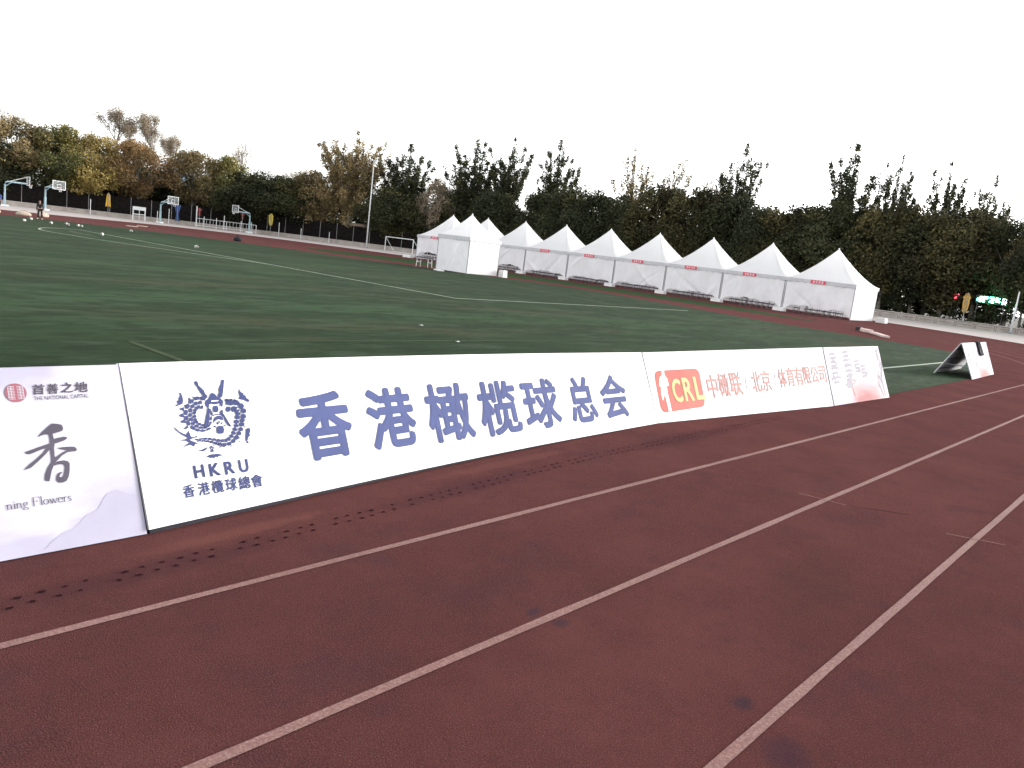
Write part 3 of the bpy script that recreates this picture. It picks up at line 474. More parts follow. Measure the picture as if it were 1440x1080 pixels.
# turf markings
def pline(name, P, w, mt, z=.0095):
    tag(strip_mb(P, w, z, wob=.08).build(name, mt), kind='structure')
def seg(a, b, st=.5):
    n = max(2, int(math.dist(a, b) / st)); return [(a[0] + (b[0] - a[0]) * i / n, a[1] + (b[1] - a[1]) * i / n) for i in range(n + 1)]
pline('pitch_line', seg((21, 20.95), (21, 56)), .11, M['pitch_line'])
pline('pitch_line', seg((21.06, 21), (38.6, 21)), .11, M['pitch_line'])
pline('pitch_line', smooth([(20.9, 33.5), (19.9, 36.5), (18.8, 39.5), (17.6, 43), (17.0, 46), (16.6, 49.3), (17.6, 52.5), (19.2, 54.8), (20.9, 55.9)], 5, False), .11, M['pitch_line'])
pline('pitch_line', seg((-60, 6.5), (33.6, 6.5)), .11, M['pitch_line'])
pline('faint_pitch_line', smooth([(33.0, 22), (36.0, 33.0), (33.0, 38.5), (31, 44), (31.0, 52), (29.5, 62)], 6, False), .22, M['pitch_line_faint'])
pline('faint_pitch_line', seg((5.0, 9.2), (5.0, 11.35)), .10, M['pitch_line_faint'])
pline('faint_pitch_line', seg((5.0, 11.4), (20.9, 11.4)), .07, M['pitch_line_faint'])
sheet('bare_turf_patch', smooth([(18.5, 46), (19.0, 50), (19.6, 53.5), (18.4, 50)], 4), .0085, M['pitch_line_faint'])

# damp stud prints along the boards
mb = MB()
x = 1.0; k = 0
while x < 11.5:
    for row in (0, 1):
        if rng.random() < .05: continue
        cx = x + row * .055 + rng.uniform(-.008, .008); cy = 3.86 + (x - 1) * (.42 / 5.5 if x < 6.5 else .03) + (.22 if x >= 6.5 else 0) * 0 + row * .085 + rng.uniform(-.008, .008)
        if x > 6.5: cy = 3.86 + .42 + (x - 6.5) * .02 + row * .085
        rx, ry = rng.uniform(.013, .021), rng.uniform(.009, .014); n = 9
        mb.poly([(cx + rx * math.cos(t) * rng.uniform(.88, 1.1), cy + ry * math.sin(t) * rng.uniform(.88, 1.1), .0048) for t in np.linspace(0, 2 * math.pi, n + 1)[:-1]])
    k += 1; x += .105 + (.09 if k % 6 == 0 else 0)
tag(mb.build('damp_stud_prints', M['wet']), kind='stuff')

# ------------------------------------------------------------------ boards
BH = 1.04
BD = {1: ((-.95, 4.40, .008), (-.95, 4.80, .95), (2.092, 4.43, .008), (2.062, 4.84, .95), 0, 3.01),
      2: ((2.10, 4.42, .035), (2.07, 4.85, .955), (8.76, 4.94, .01), (8.76, 5.33, .85), .075, 6.68),
      3: ((8.775, 4.945, .008), (8.775, 5.325, .85), (13.76, 4.48, .008), (13.79, 4.86, .95), 0, 4.97),
      4: ((13.81, 4.48, .008), (13.84, 4.86, .95), (16.66, 4.40, .008), (16.66, 4.80, .96), 0, 2.86),
      5: ((24.88, 4.56, .008), (24.88, 5.0, .955), (28.5, 4.68, .008), (28.5, 5.08, .955), 0, 3.62)}
class Board:
    def __init__(s, k, label, facemat):
        s.k = k; a, b, c, d, bow, L = BD[k]; s.c4 = [Vector(v) for v in (a, b, c, d)]; s.bow = bow; s.L = L
        s.o = Vector((a[0], a[1], 0))
        s.root = empty('advertising_board', s.o, 0, label, 'advertising board', 'A frame advertising boards along the inside of the track')
        nx = 24 if bow else 10
        mb = MB(); mb.grid(lambda u, v: s.at(u * L, v * BH, 0), nx, 4)
        me = mb.me('panel_face'); uv = me.uv_layers.new(name='UVMap')
        for lp in me.loops:
            i = lp.vertex_index; uv.data[lp.index].uv = ((i % (nx + 1)) / nx, (i // (nx + 1)) / 4)
        link('front_panel', me, facemat, s.root)
        # backing, edges, rear panel
        mb = MB()
        mb.grid(lambda u, v: s.at(u * L, (1 - v) * BH, -.018), nx, 4)
        mb.build('front_backing', M['alu_edge'], s.root)
        mb = MB()
        for (p, q) in (((0, 0), (L, 0)), ((0, BH), (L, BH)), ((0, 0), (0, BH)), ((L, 0), (L, BH))):
            n = nx if p[1] == q[1] else 4
            mb.grid(lambda u, v, p=p, q=q: s.at(p[0] + (q[0] - p[0]) * u, p[1] + (q[1] - p[1]) * u, .0025 - v * .022), n, 1)
        mb.build('frame_edge', M['alu_edge'], s.root)
        mb = MB()
        mb.grid(lambda u, v: s.rear(u * L, v, .009), nx, 3); mb.grid(lambda u, v: s.rear(u * L, 1 - v, -.009), nx, 3)
        for u in (0, L):
            mb.grid(lambda a_, b_, u=u: s.rear(u, a_, .009 - .018 * b_), 3, 1)
        mb.grid(lambda a_, b_: s.rear(a_ * L, 0, .009 - .018 * b_), nx, 1); mb.grid(lambda a_, b_: s.rear(a_ * L, 1, .009 - .018 * b_), nx, 1)
        mb.build('rear_panel', M['board_white'], s.root)
        for v in (.18, .5, .82):
            mb = MB(); mb.bar(s.rear(.03, v, -.028), s.rear(L - .03, v, -.028), .016, n=6); mb.build('batten', M['rib'], s.root)
        for v in (.2, .8):
            mb = MB(); mb.bar(s.at(.03, v * BH, -.034), s.at(L - .03, v * BH, -.034), .014, n=6)
            if not bow: mb.build('batten', M['rib'], s.root)
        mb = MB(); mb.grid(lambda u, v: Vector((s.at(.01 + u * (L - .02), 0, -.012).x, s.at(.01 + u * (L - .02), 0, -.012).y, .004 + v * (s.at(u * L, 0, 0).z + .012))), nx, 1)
        mb.build('gap_shade_strip', M['black'], s.root)  # added black strip, paints the shade in the gap beneath the board
        for u in (.12, L - .12):
            mb = MB(); mb.bar(s.at(u, .35, -.03), s.rear(u, .34, -.02), .010, n=6); mb.build('spreader_bar', M['alu'], s.root)
    def at(s, x, t, off=0.0):
        u = x / s.L; v = t / BH; a, b, c, d = s.c4
        P = (1 - u) * ((1 - v) * a + v * b) + u * ((1 - v) * c + v * d)
        P = P + Vector((0, s.bow * math.sin(math.pi * min(max(u, 0), 1)), 0))
        n = (c - a).cross(b - a).normalized()
        if n.y > 0: n = -n
        return P + n * off - s.o
    def rear(s, x, v, off):
        T = s.at(x, BH, -.03) + s.o
        Bm = Vector((T.x, T.y + .52, .01))
        P = Bm.lerp(T, v)
        return P + Vector((0, math.sin(R(60)), math.cos(R(60)))) * off - s.o
    def prt(s, name, polys, mt, off=.004, grow=0.0):
        me = bpy.data.meshes.new(name); bm = bmesh.new()
        for P in polys:
            if grow:                                   # spread the ink outwards a little
                ar = sum(P[i - 1][0] * P[i][1] - P[i][0] * P[i - 1][1] for i in range(len(P))); sg = 1 if ar > 0 else -1; Q = []
                for i in range(len(P)):
                    a, b = P[i - 1], P[(i + 1) % len(P)]; dx, dy = b[0] - a[0], b[1] - a[1]; l = math.hypot(dx, dy) or 1
                    Q.append((P[i][0] + sg * dy / l * grow, P[i][1] - sg * dx / l * grow))
                P = Q
            vs = [bm.verts.new(s.at(x, t, off)) for x, t in P]
            try: bm.faces.new(vs)
            except ValueError: pass
        bmesh.ops.triangulate(bm, faces=bm.faces[:], ngon_method='EAR_CLIP')
        bm.to_mesh(me); bm.free()
        return link(name, me, mt, s.root)
    def text(s, name, ch, x, t, w, hh, mt, bold=0.0, off=.004, slant=0.0):
        V, F = glyphs(ch)
        # bold strokes: the outline repeated in a small circle, each copy a hair behind the last
        sh = [(0, 0)] if bold <= 0 else [(bold * math.cos(a), bold * math.sin(a)) for a in np.linspace(0, 2 * math.pi, 9)[:-1]] + [(0, 0)]
        n = len(V); F = [tuple(i + n * k for i in q) for k in range(len(sh)) for q in F]
        vs = [s.at(x + bold + (vx + slant * vy) * (w - 2 * bold) + ox, t + bold + vy * (hh - 2 * bold) + oy, off + .0002 * k) for k, (ox, oy) in enumerate(sh) for vx, vy in V]
        return link(name, mesh(name, vs, F), mt, s.root)

_gc = {}
def glyphs(ch, bold=0.0):
    """outline of built-in font text, scaled to the unit square"""
    key = (ch, bold)
    if key not in _gc:
        cu = bpy.data.curves.new('lettering', 'FONT'); cu.body = ch; cu.resolution_u = 4
        ob = bpy.data.objects.new('lettering', cu); COL.objects.link(ob)
        dg = bpy.context.evaluated_depsgraph_get(); dg.update()
        me = bpy.data.meshes.new_from_object(ob.evaluated_get(dg))
        V = [(v.co.x, v.co.y) for v in me.vertices]; F = [tuple(p.vertices) for p in me.polygons]
        x0 = min(v[0] for v in V); x1 = max(v[0] for v in V); y0 = min(v[1] for v in V); y1 = max(v[1] for v in V)
        V = [((a - x0) / (x1 - x0), (b - y0) / (y1 - y0)) for a, b in V]
        bpy.data.objects.remove(ob); bpy.data.curves.remove(cu); bpy.data.meshes.remove(me)
        _gc[key] = (V, F)
    return _gc[key]

def wash_mat(name, base, blobs, ink=None):
    """printed watercolour washes: blobs = (u, v, radius_u, radius_v, colour, amount) in panel UV"""
    m = bpy.data.materials.new(name); m.use_nodes = True
    nt = m.node_tree; b = nt.nodes['Principled BSDF']; b.inputs['Roughness'].default_value = .75; b.inputs['Specular IOR Level'].default_value = .08
    uvn = N(nt, 'ShaderNodeTexCoord'); nz = N(nt, 'ShaderNodeTexNoise', Scale=3.0, Detail=6.0, Roughness=.65)
    nt.links.new(uvn.outputs['UV'], nz.inputs['Vector'])
    sc = N(nt, 'ShaderNodeVectorMath', operation='SCALE'); sc.inputs['Scale'].default_value = .35
    sub = N(nt, 'ShaderNodeVectorMath', operation='SUBTRACT'); sub.inputs[1].default_value = (.5, .5, .5)
    nt.links.new(nz.outputs['Color'], sub.inputs[0]); nt.links.new(sub.outputs[0], sc.inputs[0])
    ad = N(nt, 'ShaderNodeVectorMath', operation='ADD'); nt.links.new(uvn.outputs['UV'], ad.inputs[0]); nt.links.new(sc.outputs[0], ad.inputs[1])
    cur = None
    for (u, v, ru, rv, colr, am) in blobs:
        mp = N(nt, 'ShaderNodeMapping', vector_type='POINT'); mp.inputs['Location'].default_value = (-u / ru, -v / rv, 0); mp.inputs['Scale'].default_value = (1 / ru, 1 / rv, 0)
        nt.links.new(ad.outputs[0], mp.inputs[0])
        ln = N(nt, 'ShaderNodeVectorMath', operation='LENGTH'); nt.links.new(mp.outputs[0], ln.inputs[0])
        r = N(nt, 'ShaderNodeMapRange', interpolation_type='SMOOTHSTEP'); r.inputs['From Min'].default_value = 1.0; r.inputs['From Max'].default_value = .25; r.inputs['To Max'].default_value = am
        nt.links.new(ln.outputs['Value'], r.inputs[0])
        mx = N(nt, 'ShaderNodeMix', data_type='RGBA')
        if cur is None: mx.inputs[6].default_value = (*base, 1)
        else: nt.links.new(cur, mx.inputs[6])
        mx.inputs[7].default_value = (*colr, 1); nt.links.new(r.outputs[0], mx.inputs[0]); cur = mx.outputs[2]
    nt.links.new(cur, b.inputs['Base Color'])
    return m
WASH1 = wash_mat('lavender_ink_wash_print', (.42, .41, .475), [(.97, .10, .14, .30, (.27, .26, .35), .8), (.78, .06, .12, .14, (.28, .27, .36), .7), (.80, .95, .12, .14, (.29, .28, .37), .7), (.60, .2, .2, .2, (.32, .31, .40), .6), (.2, .5, .25, .4, (.32, .31, .39), .6)])
WASH4 = wash_mat('pink_ink_wash_print', (.60, .58, .62), [(.58, .10, .55, .48, (.36, .20, .20), .9), (.55, .0, .3, .24, (.30, .12, .125), .9), (.12, .05, .3, .3, (.36, .30, .42), .7), (.95, .5, .14, .5, (.28, .27, .32), .6), (.6, .5, .3, .4, (.40, .32, .35), .6)])

# 1: ink-painting board at the left edge
b1 = Board(1, 'lavender board with brush character and grey lettering, leftmost board beside the track', WASH1)
for P in PR_XIANG: b1.prt('brush_character', [P], M['grey_ink'])
sx, sy, sr = PR_SEAL
sy -= .0
b1.prt('round_seal', [[(sx + sr * math.cos(t), sy + sr * math.sin(t)) for t in np.linspace(0, 2 * math.pi, 29)[:-1]]], M['seal_red'])
pl = []
for k in range(9):
    w = sr * .72 * (1 if k not in (0, 8) else .9); y = sy - sr * .66 + k * sr * 1.32 / 8
    pl.append([(sx - w, y - .0014), (sx - .006, y - .0014), (sx - .006, y + .0014), (sx - w, y + .0014)])
    pl.append([(sx + .006, y - .0014), (sx + w, y - .0014), (sx + w, y + .0014), (sx + .006, y + .0014)])
for xx in (-.70, -.42, .42, .70): pl.append([(sx + xx * sr - .0018, sy - sr * .66), (sx + xx * sr + .0018, sy - sr * .66), (sx + xx * sr + .0018, sy + sr * .66), (sx + xx * sr - .0018, sy + sr * .66)])
b1.prt('seal_figure', pl, M['pale_figure'], .0055)
for ch, x, t, w, hh in PR_SHOU: b1.text('character', ch, x, t, w, hh, M['grey_ink'], .0015, slant=.12)
x, t, w, hh = PR_NATCAP
b1.text('lettering', 'THE NATIONAL CAPITAL', x, t, w, hh, M['grey_ink'], 0.0)
# serif lettering "ning Flowers", drawn as pen strokes
def pen(P, w0, w1=None, thin=.45):
    """broad-nib stroke outline in letter units"""
    n = len(P); Lf = []; Rt = []
    for i, (x, y) in enumerate(P):
        a = P[max(0, i - 1)]; b = P[min(n - 1, i + 1)]; dx, dy = b[0] - a[0], b[1] - a[1]; l = math.hypot(dx, dy) or 1
        w = w0 * (thin + (1 - thin) * abs(dy) / l) / 2
        Lf.append((x - dy / l * w, y + dx / l * w)); Rt.append((x + dy / l * w, y - dx / l * w))
    return Lf + Rt[::-1]
def ring(cx, cy, rx, ry, w, a0=0, a1=360, n=18):
    return pen([(cx + rx * math.cos(R(a0 + (a1 - a0) * i / n)), cy + ry * math.sin(R(a0 + (a1 - a0) * i / n))) for i in range(n + 1)], w)
def serif(x, y, w=.26): return [(x - w / 2, y - .02), (x + w / 2, y - .02), (x + w / 2, y + .02), (x - w / 2, y + .02)]
T_ = .13
def stem(x, y0, y1): return [(x - T_ / 2, y0), (x + T_ / 2, y0), (x + T_ / 2, y1), (x - T_ / 2, y1)]
ARCH = [(.12, .72), (.25, .92), (.42, 1.0), (.56, .9), (.6, .65), (.6, 0)]
LET = {
    'n': (.85, [stem(.12, 0, 1.0), pen(ARCH, T_, thin=.6), serif(.12, .01), serif(.6, .01), serif(.06, .98, .16)]),
    'i': (.42, [stem(.18, 0, 1.0), serif(.18, .01), serif(.12, .98, .16), ring(.18, 1.35, .06, .06, .1)]),
    'g': (.85, [ring(.36, .66, .24, .30, T_), ring(.36, -.28, .32, .22, T_ * .9), pen([(.22, .4), (.12, .2), (.25, .06), (.5, -.08)], T_ * .8), pen([(.52, .88), (.64, .98), (.76, .95)], T_ * .9, thin=.8)]),
    ' ': (.42, []),
    'F': (1.1, [stem(.22, 0, 1.75), serif(.22, .01, .34), pen([(.05, 1.73), (.9, 1.73), (.92, 1.5)], T_ * .8, thin=.6), pen([(.22, .92), (.7, .92)], T_ * .9, thin=.6), stem(.7, .8, 1.05)]),
    'l': (.38, [stem(.18, 0, 1.8), serif(.18, .01), serif(.12, 1.78, .16)]),
    'o': (.88, [ring(.4, .5, .34, .5, T_)]),
    'w': (1.15, [pen([(.05, 1.0), (.32, 0)], T_, thin=.8), pen([(.32, 0), (.55, .9)], T_ * .6, thin=.8), pen([(.5, 1.0), (.76, 0)], T_, thin=.8), pen([(.76, 0), (1.03, 1.0)], T_ * .6, thin=.8), serif(.05, .98, .24), serif(.5, .98, .2), serif(1.03, .98, .22)]),
    'e': (.78, [ring(.38, .5, .32, .5, T_, 20, 325), pen([(.08, .56), (.68, .66)], T_ * .7, thin=.8)]),
    'r': (.62, [stem(.14, 0, 1.0), serif(.14, .01), serif(.08, .98, .16), pen([(.14, .7), (.28, .94), (.46, .98)], T_, thin=.8)]),
    's': (.6, [pen([(.5, .86), (.34, 1.0), (.14, .9), (.12, .7), (.34, .52), (.48, .36), (.46, .12), (.28, 0), (.08, .12)], T_, thin=.7)]),
}
s0, s1, u_ = 2.318, 2.637, .0272
txt = 'ning Flowers'; tot = sum(LET[c][0] for c in txt); kx = (s1 - s0) / tot; cx = s0
for c in txt:
    adv, polys = LET[c]
    if polys: b1.prt('letter', [[(cx + x * kx, .262 + y * u_) for x, y in P] for P in polys], M['grey_ink'])
    cx += adv * kx
# pale painted hills
for P in ([(2.45, 0.0), (2.50, .05), (2.56, .09), (2.63, .11), (2.70, .17), (2.76, .19), (2.82, .27), (2.88, .29), (2.95, .25), (3.01, .24), (3.01, 0.0)],
          [(1.9, 0), (2.0, .06), (2.1, .05), (2.2, .10), (2.32, .07), (2.45, .03), (2.5, 0)],):
    b1.prt('painted_hills', [P], M['ink_wash'], .002)

# 2: big blue lettering
b2 = Board(2, 'long white board with blue dragon emblem and seven large blue characters', M['board_white'])
b2.prt('dragon_emblem', PR_DRAGON, M['blue_grey'], .005, .0006)
b2.prt('emblem_highlight', PR_DRAGONHOLE, M['white_print'], .0065)
for ch, x, t, w, hh in PR_HKRU: b2.text('letter', ch, x, t, w, hh, M['blue_grey'], .004)
for ch, x, t, w, hh in PR_HKSUB: b2.text('character', ch, x, t, w, hh, M['blue_grey'], .0018)
for ch, x, t, w, hh in PR_BIG: b2.text('large_character', ch, x, t, w, hh, M['blue'], .017)

# 3: red square logo
b3 = Board(3, 'white board with red square logo and one line of pale red characters', M['board_white'])
def rsq(P, r=.12, n=5):
    Q = []
    for i in range(4):
        p = Vector(P[i]); a = Vector(P[i - 1]); b = Vector(P[(i + 1) % 4])
        u = p + (a - p).normalized() * r; v = p + (b - p).normalized() * r
        for k in range(n + 1):
            t = k / n; Q.append(tuple((1 - t) ** 2 * u + 2 * t * (1 - t) * p + t * t * v))
    return Q
b3.prt('logo_square', [rsq(PR_CRLSQ)], M['salmon'])
b3.prt('logo_figure', [PR_CRLFIG], M['white_print'], .0065)
for ch, x, t, w, hh in PR_CRL: b3.text('logo_letter', ch, x, t, w, hh, M['cream'], .012, .0065)
for ch, x, t, w, hh in PR_CRLTXT: b3.text('character', ch, x, t, w, hh, M['pale_red'], .005)
for P in PR_CRLBAR: b3.prt('divider_bar', [P], M['ink_faint'])

# 4 and 5: pink painted boards with calligraphy and branches
def brush(P, w):
    n = len(P); Lf = []; Rt = []
    for i, (x, y) in enumerate(P):
        a = P[max(0, i - 1)]; b = P[min(n - 1, i + 1)]; dx, dy = b[0] - a[0], b[1] - a[1]; l = math.hypot(dx, dy) or 1
        ww = w * (.35 + .65 * math.sin(math.pi * (i + .6) / (n + .2))) / 2
        Lf.append((x - dy / l * ww, y + dx / l * ww)); Rt.append((x + dy / l * ww, y - dx / l * ww))
    return Lf + Rt[::-1]
def scrawl(cx, cy, w, h_, seed):
    q = random.Random(seed); out = []
    for k in range(7):
        if k % 2: x = cx + q.uniform(-.35, .35) * w; y = cy + q.uniform(-.1, .45) * h_; P = [(x, y), (x + q.uniform(-.12, .12) * w, y - .2 * h_), (x + q.uniform(-.35, .2) * w, y - q.uniform(.3, .5) * h_)]
        else: x = cx - .42 * w; y = cy + (k / 6 - .5) * h_ * .85; P = [(x, y), (x + .4 * w, y + .05 * h_), (x + q.uniform(.6, .95) * w, y + .03 * h_)]
        out.append(brush(P, .06 * w + .026))
    return out
def branches(x0, L, seed):
    q = random.Random(seed); out = []
    def go(x, y, a, ln, w, dep):
        P = [(x, y)]
        for k in range(4):
            a += q.uniform(-.3, .3); x += math.cos(a) * ln / 4; y += math.sin(a) * ln / 4
            x = min(x, L - .02); y = min(max(y, .02), 1.0); P.append((x, y))
        out.append(brush(P, w))
        if dep:
            go(*P[2], a + .7, ln * .6, w * .6, dep - 1); go(*P[3], a - .7, ln * .6, w * .6, dep - 1)
    go(x0, .03, 1.75, .5, .05, 3); go(x0 - .1, .05, 1.9, .33, .035, 2); go(L - .02, .6, 2.3, .3, .03, 2); go(L - .03, .98, 3.6, .22, .04, 2)
    return out
for k, lab, seed in ((4, 'pinkish painted board with faint calligraphy, last of the joined boards', 3), (5, 'pinkish painted A frame board standing alone with black cloth on its top edge', 9)):
    bb = Board(k, lab, WASH4); L = bb.L
    for i, (u, v, w, h_) in enumerate(((.12, .80, .22, .22), (.12, .52, .24, .26), (.35, .82, .22, .24), (.35, .54, .26, .28), (.52, .66, .2, .2), (.62, .56, .2, .2), (.32, .36, .2, .14))):
        bb.prt('brush_character', scrawl(u * L, v, w * 1.7, h_ * 1.15, seed + i), M['ink_brush'])
    bb.prt('painted_branch', branches(L * .93, L, seed), M['ink_brush'])
    bb.prt('painted_tree', [brush([(L * .37, .1), (L * .35, .3), (L * .34, .45)], .03), brush([(L * .34, .3), (L * .45, .42)], .02)], M['pale_red'])
    if k == 5: b5 = bb
# black cloth draped over the lone board
mb = MB()
def clo(u, v):
    w = .16 + .22 * v ** 1.3
    x = 2.08 + .18 * v + (u - .5) * w * 2 * (1 - .35 * max(0, v - .8) / .2)
    t = 1.045 - v * .42
    return b5.at(x, t, .03 + .03 * math.sin(u * 9 + v * 3) * (1 if 0 < u < 1 else .3)) + b5.o
mb.grid(clo, 10, 10)
mb.grid(lambda u, v: (b5.rear(2.0 + (u - .5) * .3, 1 - v * .25, .03 + .012 * math.sin(u * 11)) + b5.o), 10, 5)
mb.grid(lambda u, v: (clo(u, 0) * (1 - v) + (b5.rear(2.0 + (u - .5) * .3, 1, .03) + b5.o) * v + Vector((0, 0, .02 * math.sin(math.pi * v)))), 10, 3)
o = mb.build('draped_cloth', M['black'], None, True)
md = o.modifiers.new('thick', 'SOLIDIFY'); md.thickness = .02
tag(o, 'black cloth hanging over the top of the lone A frame board', 'cloth')

# ------------------------------------------------------------------ tents
TG = 'white pagoda tents in a row behind the pitch'
def wrinkle(u, v, s, a=.05):
    """loose cloth: a few diagonal pull folds of uneven size, strongest towards the posts"""
    q = .35 * math.sin(u * 7 + v * 2.2 + s) + .2 * math.sin(u * 15 - v * 5 + s * 2.1)
    for i in range(4):
        c = .5 + .5 * math.sin(s * 3.1 + i * 2.4); k = math.sin(s * 1.7 + i * 1.9); w = .025 + .02 * (.5 + .5 * math.sin(s + i * 5))
        d = (u - c) + k * .55 * (v - .5)
        q += (1.5 - .5 * i % 2) * math.exp(-(d / w) ** 2) * (.3 + .7 * v) * (1 if i % 2 else -1)
    return q * a * math.sin(math.pi * min(1, max(0, u))) ** .5

def roof_mesh(half, ze, zp, n=14, p=1.5):
    """pagoda roof: square contours, concave towards the mast"""
    mb = MB()
    rings = [1 - (i / n) ** 1.0 for i in range(n)] + [0.012]
    seg_ = 8
    idx = []
    for r in rings:
        row = []
        for s_ in range(4):
            for k in range(seg_):
                t = -1 + 2 * k / seg_
                x, y = [(1, t), (-t, 1), (-1, -t), (t, -1)][s_]
                sag = .05 * (1 - t * t) * math.sin(math.pi * min(1, r * 1.02)) * half
                z = ze + (zp - ze) * ((1 - r) ** p * .80 + .20 * (1 - r)) - sag * .5
                k_ = r * half
                row.append(len(mb.V)); mb.V.append((x * k_, y * k_, z))
        idx.append(row)
    m = 4 * seg_
    for a, b in zip(idx, idx[1:]):
        for i in range(m):
            mb.F.append((a[i], a[(i + 1) % m], b[(i + 1) % m], b[i]))
    mb.F.append(tuple(idx[-1]))
    # mast cap
    mb.bar((0, 0, zp - .12), (0, 0, zp + .06), .07, .035, 8)
    return mb.me('pagoda_roof')

def fascia_mb(half, zt, drop, sides, scal=9):
    mb = MB(); nn = scal * 6
    for s_ in sides:
        def fn(u, v, s_=s_):
            t = -1 + 2 * u
            x, y = {'w': (-1, t), 'e': (1, -t), 's': (t, -1), 'n': (-t, 1)}[s_]
            sc = abs(math.sin(u * scal * math.pi)) * .07
            z = zt + .02 - v * (drop - .07 + sc)
            k_ = half + .012 + .01 * math.sin(u * 40) * v
            return (x * k_, y * k_, z)
        mb.grid(fn, nn, 3)
    return mb

def hem(u, s, lift):
    """height of the cloth's lower edge above ground between two posts"""
    e = min(1, min(u, 1 - u) / .12)
    return .06 + lift * e ** .6 * (1 + .12 * math.sin(u * 11 + s) + .06 * math.sin(u * 31 + s))

def make_tent(cx, cy, half, zp, k, label, walls, lift=.5, group=TG, sign=None, zt=2.66, lr=(1, 1)):
    t = empty('pagoda_tent', (cx, cy, 0), 0, label, 'tent', group)
    link('roof', ROOF[(half, zp)], M['tent'], t, True)
    fascia_mb(half, zt, .30, 'wsen').build('valance', M['fascia'], t)
    for sx in (-1, 1):
        for sy in (-1, 1):
            MB().bar((sx * (half - .06), sy * (half - .06), 0), (sx * (half - .06), sy * (half - .06), zt + .02), .035, n=8).build('post', M['post'], t)
    mb = MB()
    for s_ in (-1, 1):
        mb.bar((s_ * (half - .05), -half + .06, zt - .06), (s_ * (half - .05), half - .06, zt - .06), .022, n=6)
        mb.bar((-half + .06, s_ * (half - .05), zt - .06), (half - .06, s_ * (half - .05), zt - .06), .022, n=6)
    mb.build('eave_frame', M['post'], t)
    # field-side cloth (faces -x)
    s = k * 1.7
    def fc(u, v):
        y = -half + .08 + u * (2 * half - .16)
        zb = hem(u, s, lift) if lift > .2 else .05
        z = zt - .16 - v * (zt - .16 - zb)
        return (-half + .05 + wrinkle(u, v, s, .085) - .03 * math.sin(u * 60 + 3 * math.sin(v * 4 + s)) * v * .3, y, z)
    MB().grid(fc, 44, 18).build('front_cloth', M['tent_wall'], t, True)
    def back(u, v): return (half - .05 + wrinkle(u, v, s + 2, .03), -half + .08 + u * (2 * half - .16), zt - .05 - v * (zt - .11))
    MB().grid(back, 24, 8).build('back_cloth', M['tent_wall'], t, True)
    for w in walls:
        sg = -1 if w == 's' else 1
        def sd(u, v, sg=sg): return (-half + .07 + u * (2 * half - .14), sg * (half - .035) + wrinkle(u, v, s + 5, .015), zt + .0 - v * (zt - .04))
        MB().grid(sd, 24, 10).build('side_cloth', M['tent'], t, True)
    if sign is not None:
        y0, w, hgt = sign, 1.15, .26
        sb = MB().box((-half - .045, y0, zt - .12), (.012, w, hgt)).build('sign_banner', M['sign_red'], t)
        mb = MB(); q = random.Random(k)
        for i in range(4):
            yc = y0 + (1.5 - i) * .22
            for j in range(3): mb.box((-half - .054, yc, zt - .19 + j * .065), (.005, .15, .022))
            mb.box((-half - .0555, yc + q.uniform(-.04, .04), zt - .125), (.004, .022, .17))
        mb.build('sign_lettering', M['white_print'], sb)
    return t
ROOF = {(2.7, 5.3): roof_mesh(2.7, 2.66, 5.3), (1.7, 4.4): roof_mesh(1.7, 2.66, 4.4, 12)}
names = ['rightmost pagoda tent in the row with its bare white end wall', 'second pagoda tent from the right end of the row', 'third pagoda tent from the right end of the row', 'fourth pagoda tent from the right end of the row', 'fifth pagoda tent from the right end of the row', 'sixth pagoda tent from the right end of the row',
         'seventh pagoda tent from the right, just right of the small front tent', 'pagoda tent half hidden behind the small front tent', 'leftmost pagoda tent of the row beside the white goal']
signs = [.15, .35, .3, .25, .2, .2, 1.75, None, -.2]
for k in range(9):
    make_tent(64.2, 20 + 5.4 * (k + .5), 2.7, 5.3, k, names[k], 's' if k == 0 else ('n' if k == 8 else ''), lift=[.52, .55, .5, .48, .45, .5, .62, .5, .75][k], sign=signs[k])
make_tent(43.8, 42.95, 1.7, 4.4, 11, 'small square tent closed on all sides, standing in front of the row', 'sn', lift=.05, group=None)

# ballast blocks by the posts
def block(x, y, sx, sy, sz, label, rz=0):
    o = MB().box((0, 0, sz / 2), (sx, sy, sz), 0, .94).build('ballast_block', M['ballast'], None, bevel=.02)
    o.location = (x, y, 0); o.rotation_euler = (0, 0, rz)
    return tag(o, label, 'block', 'white ballast blocks at the tent posts')
ordn = ['second', 'third', 'fourth', 'fifth', 'sixth', 'seventh']
for k in range(1, 7):
    block(61.2, 20 + 5.4 * k, .5, .95, .28, f'white ballast block at the {ordn[k-1]} post from the right of the tent row', rng.uniform(-.1, .1))
block(66.9, 19.35, .8, .7, .42, 'large white ballast block outside the right end wall of the tent row')
block(61.0, 69.2, .6, 1.3, .3, 'white ballast block at the left end post of the tent row')
block(45.7, 40.9, .5, .5, .55, 'white ballast block beside the right wall of the small front tent')
o = MB().box((0, 0, .04), (1.3, .5, .08)).build('foam_board', M['ballast'], None, bevel=.01); o.location = (40.6, 42.6, .01); o.rotation_euler = (0, 0, R(60))
tag(o, 'white foam board lying flat on the turf before the small front tent', 'board')

